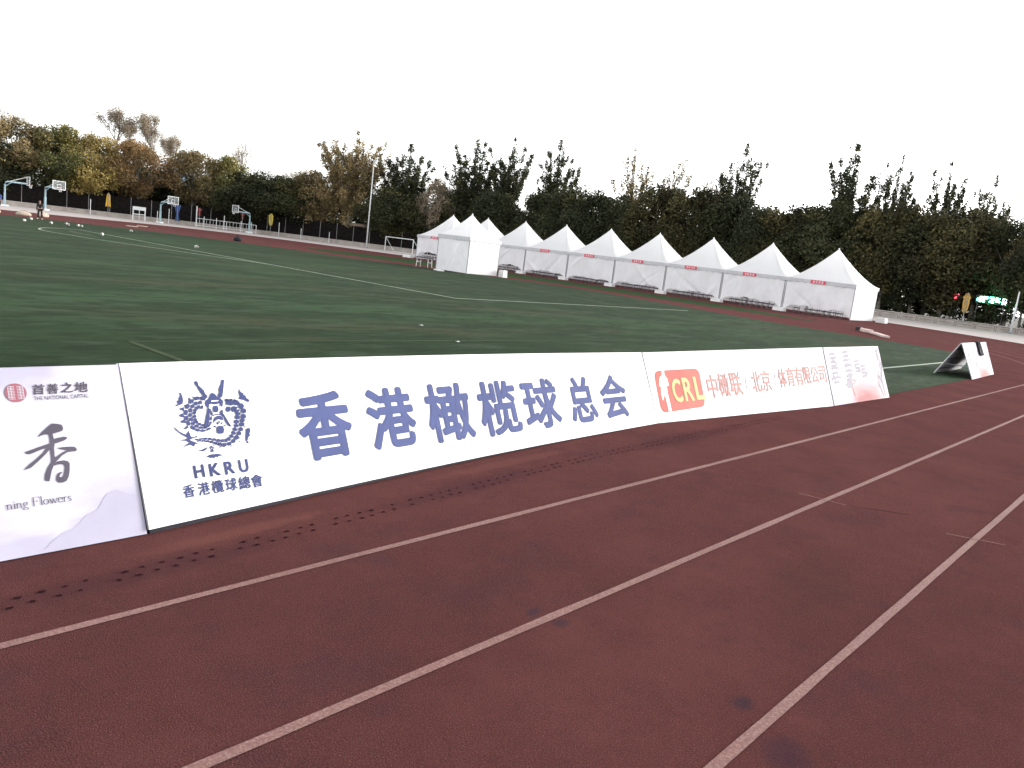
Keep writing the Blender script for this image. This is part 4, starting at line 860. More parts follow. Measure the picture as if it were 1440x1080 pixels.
# chairs in the tents, seen under the cloth
def make_chair():
    c = empty('folding_chair', (0, 0, 0), 0)
    MB().box((0, 0, .40), (.40, .42, .07)).build('seat', M['chair_dark'], c, bevel=.01)
    MB().box((.19, 0, .74), (.03, .40, .26)).build('backrest', M['chair_dark'], c, bevel=.01)
    for sx, sy in ((-1, -1), (-1, 1), (1, -1), (1, 1)):
        MB().bar((sx * .20, sy * .19, 0), (sx * .15, sy * .18, .43), .016, n=6).build('leg', M['chair_leg'], c)
    for sy in (-1, 1):
        MB().bar((.17, sy * .19, .43), (.20, sy * .19, .86), .014, n=6).build('back_post', M['chair_leg'], c)
    MB().bar((-.18, -.19, .2), (-.18, .19, .2), .012, n=6).build('stretcher', M['chair_leg'], c)
    return c
ch0 = make_chair(); first = True
for k in (0, 1, 2, 3, 4, 5, 6, 8):
    for j in range(8):
        if rng.random() < .04: continue
        c = ch0 if first else copy_tree(ch0); first = False
        c.location = (62.0 + rng.uniform(-.05, .05), 20 + 5.4 * k + 1.05 + j * .48 + rng.uniform(-.04, .04), 0); c.rotation_euler = (0, 0, rng.uniform(-.08, .08))
        pass
        tag(c, 'dark folding chair, ' + ['rightmost', 'second from right', 'third from right', 'fourth from right', 'fourth from left', 'third from left', 'second from left', 'leftmost'][j] + ' under the ' + ['rightmost', 'second from right', 'third from right', 'fourth from right', 'fifth from right', 'sixth from right', 'seventh from right', '', 'leftmost'][k] + ' tent', 'chair', 'folding chairs in a line under the row of tents')

def table(x, y, rz, label):
    t = empty('folding_table', (x, y, 0), rz, label, 'table')
    MB().box((0, 0, .73), (1.4, .6, .04)).build('tabletop', M['chair_dark'], t, bevel=.008)
    for sx in (-1, 1):
        for sy in (-1, 1):
            MB().bar((sx * .62, sy * .24, 0), (sx * .58, sy * .22, .71), .02, n=6).build('leg', M['white_metal'], t)
        MB().bar((sx * .60, -.23, .35), (sx * .60, .23, .35), .014, n=6).build('stretcher', M['white_metal'], t)
table(42.6, 46.4, R(95), 'dark topped table on pale legs, left of the small front tent')
table(44.6, 48.6, R(95), 'second dark topped table, farther behind the small front tent')

# pale timber and case lying on the track before the tents
t = MB().box((0, 0, .06), (.34, 3.0, .10)).build('timber_plank', M['timber'], None, bevel=.01); t.location = (43.6, 12.6, .0); t.rotation_euler = (0, 0, R(-61))
tag(t, 'pale plank lying on the red track in front of the right end tent', 'plank')
t = MB().box((0, 0, .09), (.5, 1.0, .16)).build('timber_plank', M['timber'], None, bevel=.01); t.location = (45.4, 13.8, .0); t.rotation_euler = (0, 0, R(-61))
tag(t, 'thicker short plank lying at the left end of the long pale plank', 'plank')
t = MB().box((0, 0, .1), (.3, .3, .2)).build('dark_case', M['dark_box'], None, bevel=.02); t.location = (46.3, 14.5, 0)
tag(t, 'small dark case at the left end of the planks on the red track', 'case')
strip = [(47.5, 12.4), (51, 10.6)]

# ------------------------------------------------------------------ perimeter wall, fence, railing
wallP = smooth(WALL, 5, False)
wr = empty('low_wall', (0, 0, 0), 0, 'low weathered wall running round the outer edge of the paving', 'wall')
def offs(P, d):
    out = []; n = len(P)
    for i, (x, y) in enumerate(P):
        a = P[max(0, i - 1)]; b = P[min(n - 1, i + 1)]; dx, dy = b[0] - a[0], b[1] - a[1]; l = math.hypot(dx, dy)
        out.append((x - dy / l * d, y + dx / l * d))
    return out
def extrude(P, d0, d1, z0, z1):
    A, B = offs(P, d0), offs(P, d1); mb = MB()
    for (a, b), (c, d) in zip(zip(A, B), zip(A[1:], B[1:])):
        k = len(mb.V)
        mb.V += [(*a, z0), (*b, z0), (*b, z1), (*a, z1), (*c, z0), (*d, z0), (*d, z1), (*c, z1)]
        mb.F += [(k, k + 4, k + 7, k + 3), (k + 1, k + 2, k + 6, k + 5), (k + 3, k + 7, k + 6, k + 2)]
    return mb
extrude(wallP, 0, .3, -.05, .55).build('wall_body', M['wall'], wr)
extrude(wallP, -.05, .35, .552, .63).build('coping', M['coping'], wr)

def along(P, step, start=0.0):
    out = []; acc = start
    for a, b in zip(P, P[1:]):
        L = math.dist(a, b)
        while acc < L:
            u = acc / L; out.append((a[0] + (b[0] - a[0]) * u, a[1] + (b[1] - a[1]) * u, math.atan2(b[1] - a[1], b[0] - a[0]))); acc += step
        acc -= L
    return out
# the line WALL runs clockwise seen from above, its left side is outside
fr = empty('screen_fence', (0, 0, 0), 0, 'dark mesh screen fence behind the low wall under the autumn trees', 'fence')
FP = [p for p in along(offs(wallP, 1.6), 3.0) if p[0] > 15 and p[1] > 62]
for a, b in zip(FP, FP[1:]):
    L = math.dist(a[:2], b[:2]); an = math.atan2(b[1] - a[1], b[0] - a[0])
    MB().box(((a[0] + b[0]) / 2, (a[1] + b[1]) / 2, 1.75), (L - .12, .03, 2.9), an).build('mesh_panel', M['screen'], fr)
pm = MB().bar((0, 0, 0), (0, 0, 3.3), .045, n=6).me('fence_post')
for a in FP:
    o = link('post', pm, M['fence_post'], fr); o.location = (a[0], a[1], 0)
# white bollard posts before the wall on the left
pm2 = MB().bar((0, 0, 0), (0, 0, 1.5), .05, n=8).me('slim_post')
sp = [(48.2, 124.6), (54.8, 123.6), (57.0, 122.4), (58.4, 121.6), (62.8, 119.2), (64.2, 118.0), (65.2, 117.5), (67.0, 115.6), (70.8, 119), (74, 116), (76.2, 113), (79.2, 109.5)]
PL = ['slim white post left of the small white frame stand', 'slim white post between the frame stand and the third hoop', 'slim white post just right of the third basketball hoop', 'second slim white post right of the third basketball hoop', 'slim white post just left of the barrier tall post', 'tallest slim white post beside the barrier', 'slim white post behind the left end of the barrier', 'slim white post behind the middle of the barrier', 'slim grey post just right of the rightmost hoop', 'slim grey post left of the dull yellow cloth', 'slim grey post right of the dull yellow cloth', 'slim grey post midway between the dull yellow cloth and light pole']
for i, (x, y) in enumerate(sp):
    o = link('slim_post', pm2, M['white_metal'] if i < 8 else M['fence_post']); o.location = (x, y, 0); o.scale = (1, 1, 1.15 if i % 3 else 1.5)
    tag(o, PL[i], 'post', 'slim posts before the low wall')

# dark hooped rails before the wall on the right
rr = empty('hooped_railing', (0, 0, 0), 0, 'dark low metal railing before the wall, right of the tents', 'railing')
RP = [p for p in along(offs(wallP, -1.3), 1.9) if p[1] < 40]
for i, (a, b) in enumerate(zip(RP, RP[1:])):
    z = .55 + rng.uniform(-.05, .05)
    MB().tube([(a[0], a[1], 0), (a[0], a[1], z * .85), (a[0] * .85 + b[0] * .15, a[1] * .85 + b[1] * .15, z), (a[0] * .2 + b[0] * .8, a[1] * .2 + b[1] * .8, z), (a[0] * .08 + b[0] * .92, a[1] * .08 + b[1] * .92, z * .85), (a[0] * .08 + b[0] * .92, a[1] * .08 + b[1] * .92, 0)], .028, 6).build('hoop', M['rail'], rr)
    MB().bar((a[0] * .9 + b[0] * .1, a[1] * .9 + b[1] * .1, .28), (a[0] * .15 + b[0] * .85, a[1] * .15 + b[1] * .85, .28), .02, n=6).build('cross_rail', M['rail'], rr)

# ------------------------------------------------------------------ hoops, goal, barrier, lamps
def hoop(x, y, rz, label):
    h = empty('basketball_hoop', (x, y, 0), rz, label, 'basketball hoop')
    MB().box((0, 0, .12), (.9, .7, .24)).build('base', M['white_metal'], h, bevel=.02)
    MB().tube([(0, 0, .2), (0, 0, 1.8), (0, 0, 2.75), (.08, 0, 3.0), (.3, 0, 3.12), (2.5, 0, 3.12)], .10, 10).build('pole', M['blue_metal'], h, True)
    MB().bar((.05, 0, 2.55), (.75, 0, 3.06), .04, n=8).build('knee_brace', M['blue_metal'], h)
    MB().bar((.55, 0, 3.2), (2.42, 0, 3.95), .035, n=8).build('top_strut', M['white_metal'], h)
    MB().box((.0, 0, 1.0), (.22, .22, 1.5)).build('pole_pad', M['blue_metal'], h, bevel=.03)
    f = MB()
    for z in (2.95, 4.0): f.box((2.55, 0, z), (.06, 1.86, .08))
    for yy in (-.9, .9): f.box((2.55, yy, 3.475), (.055, .08, .97))
    f.build('backboard_frame', M['white_metal'], h)
    MB().box((2.55, 0, 3.475), (.02, 1.72, .97)).build('backboard_glass', M['glass'], h)
    f = MB()
    for z in (3.15, 3.58): f.box((2.566, 0, z), (.012, .60, .05))
    for yy in (-.28, .28): f.box((2.567, yy, 3.365), (.010, .05, .38))
    f.build('target_square', M['white_metal'], h)
    rim = MB().tube([(2.80 + .225 * math.cos(t), .225 * math.sin(t), 3.05) for t in np.linspace(0, 2 * math.pi, 17)], .014, 6).bar((2.56, 0, 3.05), (2.6, 0, 3.05), .03, n=6)
    rim.build('rim', M['orange'], h)
    n = MB()
    for i in range(10):
        a = 2 * math.pi * i / 10; b = a + .5
        n.bar((2.80 + .22 * math.cos(a), .22 * math.sin(a), 3.04), (2.80 + .13 * math.cos(b), .13 * math.sin(b), 2.65), .008, n=4)
        n.bar((2.80 + .22 * math.cos(b), .22 * math.sin(b), 3.04), (2.80 + .13 * math.cos(a), .13 * math.sin(a), 2.65), .008, n=4)
    n.build('net', M['white_metal'], h)
hoop(34.8, 116.5, R(-8), 'basketball hoop at the left edge with its arm pointing right')
hoop(40.0, 118.1, R(-72), 'basketball hoop facing the field just right of the person in black')
hoop(55.0, 117.2, R(-76), 'basketball hoop facing the field under the trees, third from the left')
hoop(68.5, 115.7, R(180), 'basketball hoop with its arm pointing left, at the right end of the white barrier')

g = empty('football_goal', (0, 0, 0), 0, 'white tubular goal frame left of the tents', 'goal')
A, B = Vector((78.6, 94.6, 0)), Vector((75.6, 85.0, 0)); dA = (B - A).normalized(); nA = Vector((-dA.y, dA.x, 0)) * 1.5
if nA.x < 0: nA = -nA
for p in (A, B):
    MB().bar(p, p + Vector((0, 0, 2.1)), .06, n=8).build('goalpost', M['white_metal'], g)
    MB().bar(p + Vector((0, 0, 2.05)), p + nA, .035, n=6).build('rear_stay', M['white_metal'], g)
MB().bar(A + Vector((0, 0, 2.08)), B + Vector((0, 0, 2.08)), .06, n=8).build('crossbar', M['white_metal'], g)
MB().bar(A + nA + Vector((0, 0, .05)), B + nA + Vector((0, 0, .05)), .035, n=6).build('ground_bar', M['white_metal'], g)

b = empty('white_barrier', (0, 0, 0), 0, 'white railed barrier between the two right hand basketball hoops', 'barrier')
A, B = Vector((63.0, 122.0, 0)), Vector((70.6, 117.2, 0))
MB().bar(A, A + Vector((0, 0, 3.2)), .09, n=8).build('tall_post', M['white_metal'], b)
for z in (1.35, .25): MB().bar(A + Vector((0, 0, z)), B + Vector((0, 0, z)), .035, n=6).build('rail', M['white_metal'], b)
for i in range(1, 19):
    p = A.lerp(B, i / 18); MB().bar(p + Vector((0, 0, 0 if i in (9, 18) else .25)), p + Vector((0, 0, 1.35)), .05 if i in (9, 18) else .02, n=6).build('baluster', M['white_metal'], b)
b = empty('white_frame_stand', (53.0, 119.6, 0), R(-30), 'small white frame stand left of the third basketball hoop', 'stand')
for sx in (-.8, .8): MB().bar((sx, 0, 0), (sx, 0, 2.0), .08, n=8).build('leg', M['white_metal'], b)
MB().box((0, 0, 1.75), (1.6, .1, .5)).build('panel', M['white_metal'], b)
MB().box((0, -.02, .9), (1.6, .1, .12)).build('crossbar', M['white_metal'], b)

def lamp(x, y, hh, r, label, fl):
    p = empty('light_pole', (x, y, 0), R(-60), label, 'light pole')
    MB().bar((0, 0, 0), (0, 0, hh), r, r * .5, 10).build('mast', M['white_metal'], p, True)
    MB().box((0, 0, .1), (.4, .4, .16)).build('base_plate', M['post'], p, bevel=.02)
    if fl:
        MB().bar((-.5, 0, hh - .15), (.5, 0, hh - .15), .04, n=6).build('crossarm', M['white_metal'], p)
        for sx in (-.38, .38): MB().box((sx, -.12, hh - .02), (.34, .18, .26)).build('floodlight', M['alu'], p, bevel=.02)
lamp(78.6, 99.0, 13.2, .12, 'tall thin white light pole left of the tents', True)
lamp(94.0, 14.8, 4.25, .12, 'short white pole at the right edge behind the track', False)

# hanging cloths and flags
def hang(x, y, z0, z1, w, mt, label, cat='flag', shape=0):
    o = empty('hanging_cloth', (x, y, 0), math.atan2(y, x) + math.pi / 2, label, cat)
    def fn(u, v):
        ww = w * ((.35 + .65 * v ** .7) if shape == 0 else (.55 + .45 * math.sin(v * 3.1)) if shape == 1 else (.7 + .3 * math.cos(v * 5)))
        if shape == 1 and .12 < v < .3: ww *= 1.5
        return ((u - .5) * ww, .09 * math.sin(u * 7 + v * 2), z1 - v * (z1 - z0) - (.18 * abs(u - .5) if shape == 0 else 0))
    q = MB().grid(fn, 8, 10).build('cloth', mt, o, True); m_ = q.modifiers.new('thick', 'SOLIDIFY'); m_.thickness = .03
    MB().bar((0, .05, 0), (0, .05, z1 + .1), .035, n=6).build('pole', M['fence_post'], o)
    return o
hang(52.6, 129.4, 1.5, 3.5, .75, M['yellow'], 'bright orange yellow cloth hanging before the dark fence, right of the second hoop')
hang(73.6, 117.9, 1.6, 3.5, .7, M['yellow_dull'], 'dull yellow cloth with dark lower part, right of the fourth hoop', shape=1)
hang(94.0, 19.3, 1.5, 3.5, .6, M['tan_cloth'], 'ochre cloth hanging on a post left of the green neon sign', shape=1)
hang(64.3, 123.6, 1.8, 2.9, .7, M['red_cloth'], 'red cloth hanging behind the hoops, above the white barrier post', shape=2)
hang(69.5, 119.6, 2.1, 3.0, .7, M['red_cloth'], 'red cloth hanging just left of the rightmost basketball hoop', shape=2)
hang(60.2, 122.6, .6, 3.0, .9, M['blue_pad'], 'dark blue cloth hanging right of the third basketball hoop', shape=2)

# lit signs behind the wall on the right
def sign_frame(x, y, z, w, hh, label, parts):
    o = empty('neon_sign', (x, y, 0), math.atan2(y, x) - math.pi / 2, label, 'neon sign')
    MB().box((0, .12, z), (w, .12, hh)).build('sign_board', M['dark_box'], o)
    for sx in (-.42, .42): MB().bar((sx * w, .12, 0), (sx * w, .12, z), .04, n=6).build('support', M['rail'], o)
    for nm, mt, P in parts:
        mb = MB()
        for a, b in P: mb.bar((a[0], 0, z + a[1]), (b[0], 0, z + b[1]), .065, n=6)
        mb.build(nm, mt, o)
q = random.Random(5); tubes = []; t2 = []
for i in range(5):
    cx = -1.15 + i * .58
    for k in range(5):
        if q.random() < .5: y = q.uniform(-.28, .28); tubes.append(((cx - .2, y), (cx + .2, y + q.uniform(-.05, .05))))
        else: xx = cx + q.uniform(-.2, .2); t2.append(((xx, -.28), (xx + q.uniform(-.08, .08), .28)))
sign_frame(98.6, 17.9, 3.15, 3.0, .85, 'bright green neon sign glowing under the trees at the right', [('green_tubes', M['neon_green'], tubes), ('pale_tubes', M['neon_white'], t2)])
sign_frame(99.0, 21.4, 3.1, .7, .8, 'small red neon sign left of the green one', [('red_tubes', M['neon_red'], [((-.2, .2), (.2, .28)), ((-.2, -.2), (.15, .05)), ((.0, -.3), (.05, .3))])])
sign_frame(100.2, 15.9, 2.6, .4, .5, 'tiny pale lamp sign low to the right of the green neon sign', [('pale_tubes', M['neon_white'], [((-.05, -.12), (.05, .12))])])

# small buildings glimpsed through the trees
def shed(x, y, rz, w, d, zt, rh, rm, label):
    o = empty('small_building', (x, y, 0), rz, label, 'building')
    MB().box((0, 0, zt / 2), (w, d, zt)).build('wall', M['house_wall'], o)
    mb = MB(); k = 0
    V = [(-w / 2 - .4, -d / 2 - .4, zt + .01), (w / 2 + .4, -d / 2 - .4, zt + .01), (w / 2 + .4, d / 2 + .4, zt + .01), (-w / 2 - .4, d / 2 + .4, zt + .01), (-w / 2 - .4, 0, zt + rh), (w / 2 + .4, 0, zt + rh)]
    link('roof', mesh('roof', V, [(0, 1, 5, 4), (2, 3, 4, 5), (1, 2, 5), (3, 0, 4), (3, 2, 1, 0)]), rm, o)
    for i in range(max(1, int(w / 2.5))):
        xx = -w / 2 + 1.3 + i * 2.5
        wn = MB().box((xx, -d / 2 - .03, zt * .55), (1.1, .05, 1.1)).build('window', M['window'], o)
        MB().box((xx, -d / 2 - .07, zt * .55), (.05, .03, 1.1)).build('mullion', M['white_metal'], wn)
shed(60.5, 146.5, R(-20), 9, 6, 4.6, 1.8, M['roof_blue'], 'low building with pale blue roof behind the trees at left')
shed(68.5, 144.5, R(-28), 10, 6, 6.6, 2.2, M['roof_blue'], 'taller building with pale blue roof behind the rusty tree')
shed(86.2, 112.0, R(-50), 3.4, 2.6, 2.5, 1.2, M['roof_tan'], 'small hut with tan roof left of the tall light pole')

# ------------------------------------------------------------------ trees
def leaves_mesh(name, C, Rr, n, size, tint0, squash=1.0, sd=0, hollow=.5, flat=0.0):
    """n leaf clumps scattered in the clumps (centres C, radii Rr): two-faced folded quads with a per-face tint"""
    g_ = np.random.default_rng(sd)
    C = np.array(C, float); Rr = np.array(Rr, float); pr = Rr ** 2.2; pr /= pr.sum()
    ix = g_.choice(len(C), n, p=pr)
    d = g_.normal(size=(n, 3)); d /= np.linalg.norm(d, axis=1)[:, None]
    rad = (hollow + (1 - hollow) * g_.random(n)) ** .6
    rad *= 1 + g_.normal(scale=.10, size=n)
    P = C[ix] + d * (rad * Rr[ix])[:, None] * np.array([1, 1, squash])
    a = g_.normal(size=(n, 3)); a /= np.linalg.norm(a, axis=1)[:, None]
    b = np.cross(a, g_.normal(size=(n, 3))); b /= np.linalg.norm(b, axis=1)[:, None]
    sz = size * (.55 + .9 * g_.random(n))[:, None]
    a *= sz; b *= sz * .62
    c = np.cross(a, b) / np.maximum(sz, .01) * .35
    V = np.stack([P - a, P - b + c, P + a, P + b + c], 1).reshape(-1, 3)
    V[:, 2] = np.maximum(V[:, 2], .15)
    me = bpy.data.meshes.new(name)
    me.vertices.add(4 * n); me.vertices.foreach_set('co', V.ravel())
    me.loops.add(4 * n); me.loops.foreach_set('vertex_index', np.arange(4 * n, dtype=np.int32))
    me.polygons.add(n); me.polygons.foreach_set('loop_start', np.arange(0, 4 * n, 4, dtype=np.int32)); me.polygons.foreach_set('loop_total', np.full(n, 4, dtype=np.int32))
    me.update(calc_edges=True)
    ct = g_.normal(scale=.17, size=len(C))
    tint = np.clip(tint0 + ct[ix] + g_.normal(scale=.13, size=n), 0, 1)
    at = me.attributes.new('tint', 'FLOAT', 'FACE'); at.data.foreach_set('value', tint.astype(np.float32))
    return me

def round_tree(h_, w, sd, dens=5200, mk='olive', bark='bark', base=.24, fill=1.0):
    q = random.Random(sd); C = []; Rr = []
    z0 = h_ * base; hz = (h_ - z0) / 2; cz = z0 + hz
    for i in range(46):
        t = q.random() * 2 * math.pi; v = q.uniform(-1, 1); s_ = math.sqrt(1 - v * v) * (1.12 if v < 0 else .92)
        rr = q.uniform(.45, .92)
        C.append((math.cos(t) * s_ * w / 2 * rr, math.sin(t) * s_ * w / 2 * rr, cz + v * hz * q.uniform(.6, .95) * .92)); Rr.append(w * q.uniform(.10, .17) * fill)
    for i in range(9):
        t = q.random() * 6.28; rr = q.uniform(0, .32) * w; C.append((math.cos(t) * rr, math.sin(t) * rr, h_ - q.uniform(.05, .16) * h_)); Rr.append(w * q.uniform(.07, .11) * fill)
    cr_ = leaves_mesh('crown', C, Rr, int(dens * 2.0), .135, .45, 1.1, sd, .35)
    mb = MB(); lean = q.uniform(-.3, .3)
    P = [(0, 0, 0), (lean * .2, 0, h_ * .15), (lean * .5, .1, h_ * .35), (lean, 0, h_ * .7)]
    mb.tube(P, h_ * .018, 8, h_ * .006)
    for i in range(9):
        t = q.random() * 6.28; z = h_ * q.uniform(.2, .5); e = (math.cos(t) * w * .32, math.sin(t) * w * .32, z + h_ * q.uniform(.18, .38))
        m_ = (e[0] * .4, e[1] * .4, z + (e[2] - z) * .3); mb.tube([(lean * z / h_, 0, z), m_, e], h_ * .007, 5, .02)
    return [('crown', cr_, LM[mk]), ('trunk', mb.me('trunk'), M[bark])]

def spire_tree(h_, w, sd, dens=4200, mk='dark', bark='bark_dark', low=True, nl=10, gap=.22, fat=1.0, rsize=.115):
    """poplar: leafy bulk below, a fan of upright rods with separate leaf tufts and sky between them above"""
    q = random.Random(sd); C = []; Rr = []; mb = MB()
    mb.tube([(0, 0, 0), (.1, 0, h_ * .3), (0, .1, h_ * .55), (q.uniform(-.3, .4), 0, h_ * .93)], h_ * .014, 8, .035)
    lean = q.uniform(-.4, .6)
    for i in range(nl):
        t = 2 * math.pi * (i + q.uniform(-.3, .3)) / nl; r = q.uniform(.18, .52) * w; zb = h_ * q.uniform(.24, .46)
        zt = h_ * (1 - q.uniform(.02, .20) - .22 * (r / w) ** 1.2)
        if i == 0: r, zt = .15, h_
        if i == 1: zt = h_ * .95
        e = Vector((math.cos(t) * r + lean, math.sin(t) * r, zt)); s0 = Vector((0, 0, zb)); m_ = Vector((e.x * .5, e.y * .5, zb + (zt - zb) * .40))
        mb.tube([s0, m_, e], .075, 5, .018)
        u = .08
        while u < 1.0:
            if q.random() > gap * (0.3 + u):
                ln = q.uniform(.5, 1.5) / (zt - zb)          # one tuft of leaves along the rod
                for k in range(4):
                    v = min(u + ln * k / 4, 1.0)
                    p = s0.lerp(m_, v / .4) if v < .4 else m_.lerp(e, (v - .4) / .6)
                    C.append((p.x + q.uniform(-.1, .1), p.y + q.uniform(-.1, .1), p.z)); Rr.append((.52 - .26 * v) * q.uniform(.7, 1.2) * fat)
                u += ln
            u += q.uniform(.2, .9) / (zt - zb)
        for k in range(3):
            v = q.uniform(.3, .8); p = s0.lerp(m_, v / .4) if v < .4 else m_.lerp(e, (v - .4) / .6)
            a = q.random() * 6.28; dx, dy = math.cos(a) * .9, math.sin(a) * .9; ep = Vector((p.x + dx, p.y + dy, p.z + q.uniform(1.2, 2.4)))
            mb.tube([p, (p.x + dx * .7, p.y + dy * .7, p.z + .6), ep], .025, 4, .01)
            for j in range(3): C.append(tuple(p.lerp(ep, .45 + j * .27))); Rr.append(q.uniform(.18, .32) * fat)
    n0 = len(C)
    if low:
        for i in range(30):
            t = q.random() * 6.28; r = q.uniform(.15, .60) * w; C.append((math.cos(t) * r, math.sin(t) * r, h_ * q.uniform(.15, .50))); Rr.append(q.uniform(.6, 1.2))
    cr_ = leaves_mesh('crown', C, Rr, dens, rsize, .42, 1.5, sd, .1)
    return [('crown', cr_, LM[mk]), ('trunk', mb.me('trunk'), M[bark])]

def twig_tree(h_, w, sd, leaves=500, mk='pale', bark='bark', base=.4, lsize=.16):
    """half bare tree: branching twigs with scattered leaves"""
    q = random.Random(sd); mb = MB(); C = []; Rr = []
    def go(p, d, ln, r, dep):
        d = (d + Vector((q.uniform(-.18, .18), q.uniform(-.18, .18), .10))).normalized()
        e = p + d * ln; m_ = p.lerp(e, .5) + Vector((q.uniform(-.1, .1), q.uniform(-.1, .1), 0)) * ln * .3
        mb.tube([p, m_, e], r, 5 if dep > 2 else 3, r * .6)
        if dep <= 2: C.append(tuple(e)); Rr.append(.95); C.append(tuple(m_)); Rr.append(.7)
        if dep == 0: return
        for k in range(3 if dep > 1 else 2):
            a = q.random() * 6.28; sp_ = q.uniform(.35, .75)
            nd = (d + Vector((math.cos(a) * sp_, math.sin(a) * sp_, .15))).normalized(); go(e, nd, ln * q.uniform(.62, .82), r * .62, dep - 1)
    mb.tube([(0, 0, 0), (0, 0, h_ * base)], h_ * .014, 7, h_ * .011)
    go(Vector((0, 0, h_ * base)), Vector((0, 0, 1)), h_ * .2, h_ * .010, 4)
    z = max(c[2] for c in C); k = h_ / z
    xy = max(max(abs(c[0]), abs(c[1])) for c in C); kx = (w / 2) / xy * 1.05
    mb.V = [(a * kx, b * kx, c * k) for a, b, c in mb.V]; C = [(a * kx, b * kx, c * k) for a, b, c in C]
    cr_ = leaves_mesh('crown', C, Rr, leaves, lsize, .5, 1.0, sd, .1)
    return [('crown', cr_, LM[mk]), ('trunk', mb.me('trunk'), M[bark])]

PROTO = {
    'round_olive': [round_tree(12, 9, s, mk='olive', dens=7000) for s in (1, 2)],
    'round_green': [round_tree(12, 9, s, mk='green', dens=7000) for s in (3,)],
    'round_yellow': [round_tree(12, 9, s, mk='yellow', dens=6500) for s in (4,)],
    'round_orange': [round_tree(12, 9, s, mk='orange', dens=7000) for s in (5,)],
    'round_pale': [round_tree(12, 7, s, mk='pale', dens=3600) for s in (6,)],
    'dark_round': [round_tree(11, 8, s, mk='dark', bark='bark', dens=11000, base=.17, fill=1.3) for s in (7, 8, 9, 10)],
    'dark_olive': [round_tree(12, 7.5, s, mk='darkolive', bark='bark', dens=11000, base=.17, fill=1.3) for s in (11, 12, 13)],
    'tall_olive': [spire_tree(18, 11, 14, 30000, 'olive', 'bark', nl=34, gap=.10, fat=1.35, rsize=.14)],
    'spire': [spire_tree(19, 7.5, s, 26000, 'dark', nl=n, gap=.12, fat=1.15, rsize=.13) for s, n in ((15, 18), (16, 14), (17, 16), (18, 12))],
    'sparse_spire': [spire_tree(19, 5.5, s, 6000, 'olive', 'bark', low=False, nl=12, gap=.3, fat=1.0, rsize=.12) for s in (19, 20)],
    'sparse_tall': [twig_tree(17, 8, s, 9000, 'pale', base=.2, lsize=.085) for s in (21, 22)],
    'bare': [twig_tree(15, 6.5, s, 1500, 'pale', base=.25, lsize=.07) for s in (23, 24)],
}
SIZE = {'round_olive': (12, 9), 'round_green': (12, 9), 'round_yellow': (12, 9), 'round_orange': (12, 9), 'round_pale': (12, 7), 'dark_round': (11, 8), 'dark_olive': (12, 7.5), 'tall_olive': (18, 11), 'spire': (19, 6.5), 'sparse_spire': (19, 5.5), 'sparse_tall': (17, 8), 'bare': (15, 6.5)}
NM = {'round_olive': 'plane_tree', 'round_green': 'plane_tree', 'round_yellow': 'plane_tree', 'round_orange': 'plane_tree', 'round_pale': 'willow_tree', 'dark_round': 'dark_tree', 'dark_olive': 'dark_tree', 'tall_olive': 'poplar_tree', 'spire': 'poplar_tree', 'sparse_spire': 'birch_tree', 'sparse_tall': 'birch_tree', 'bare': 'bare_tree'}
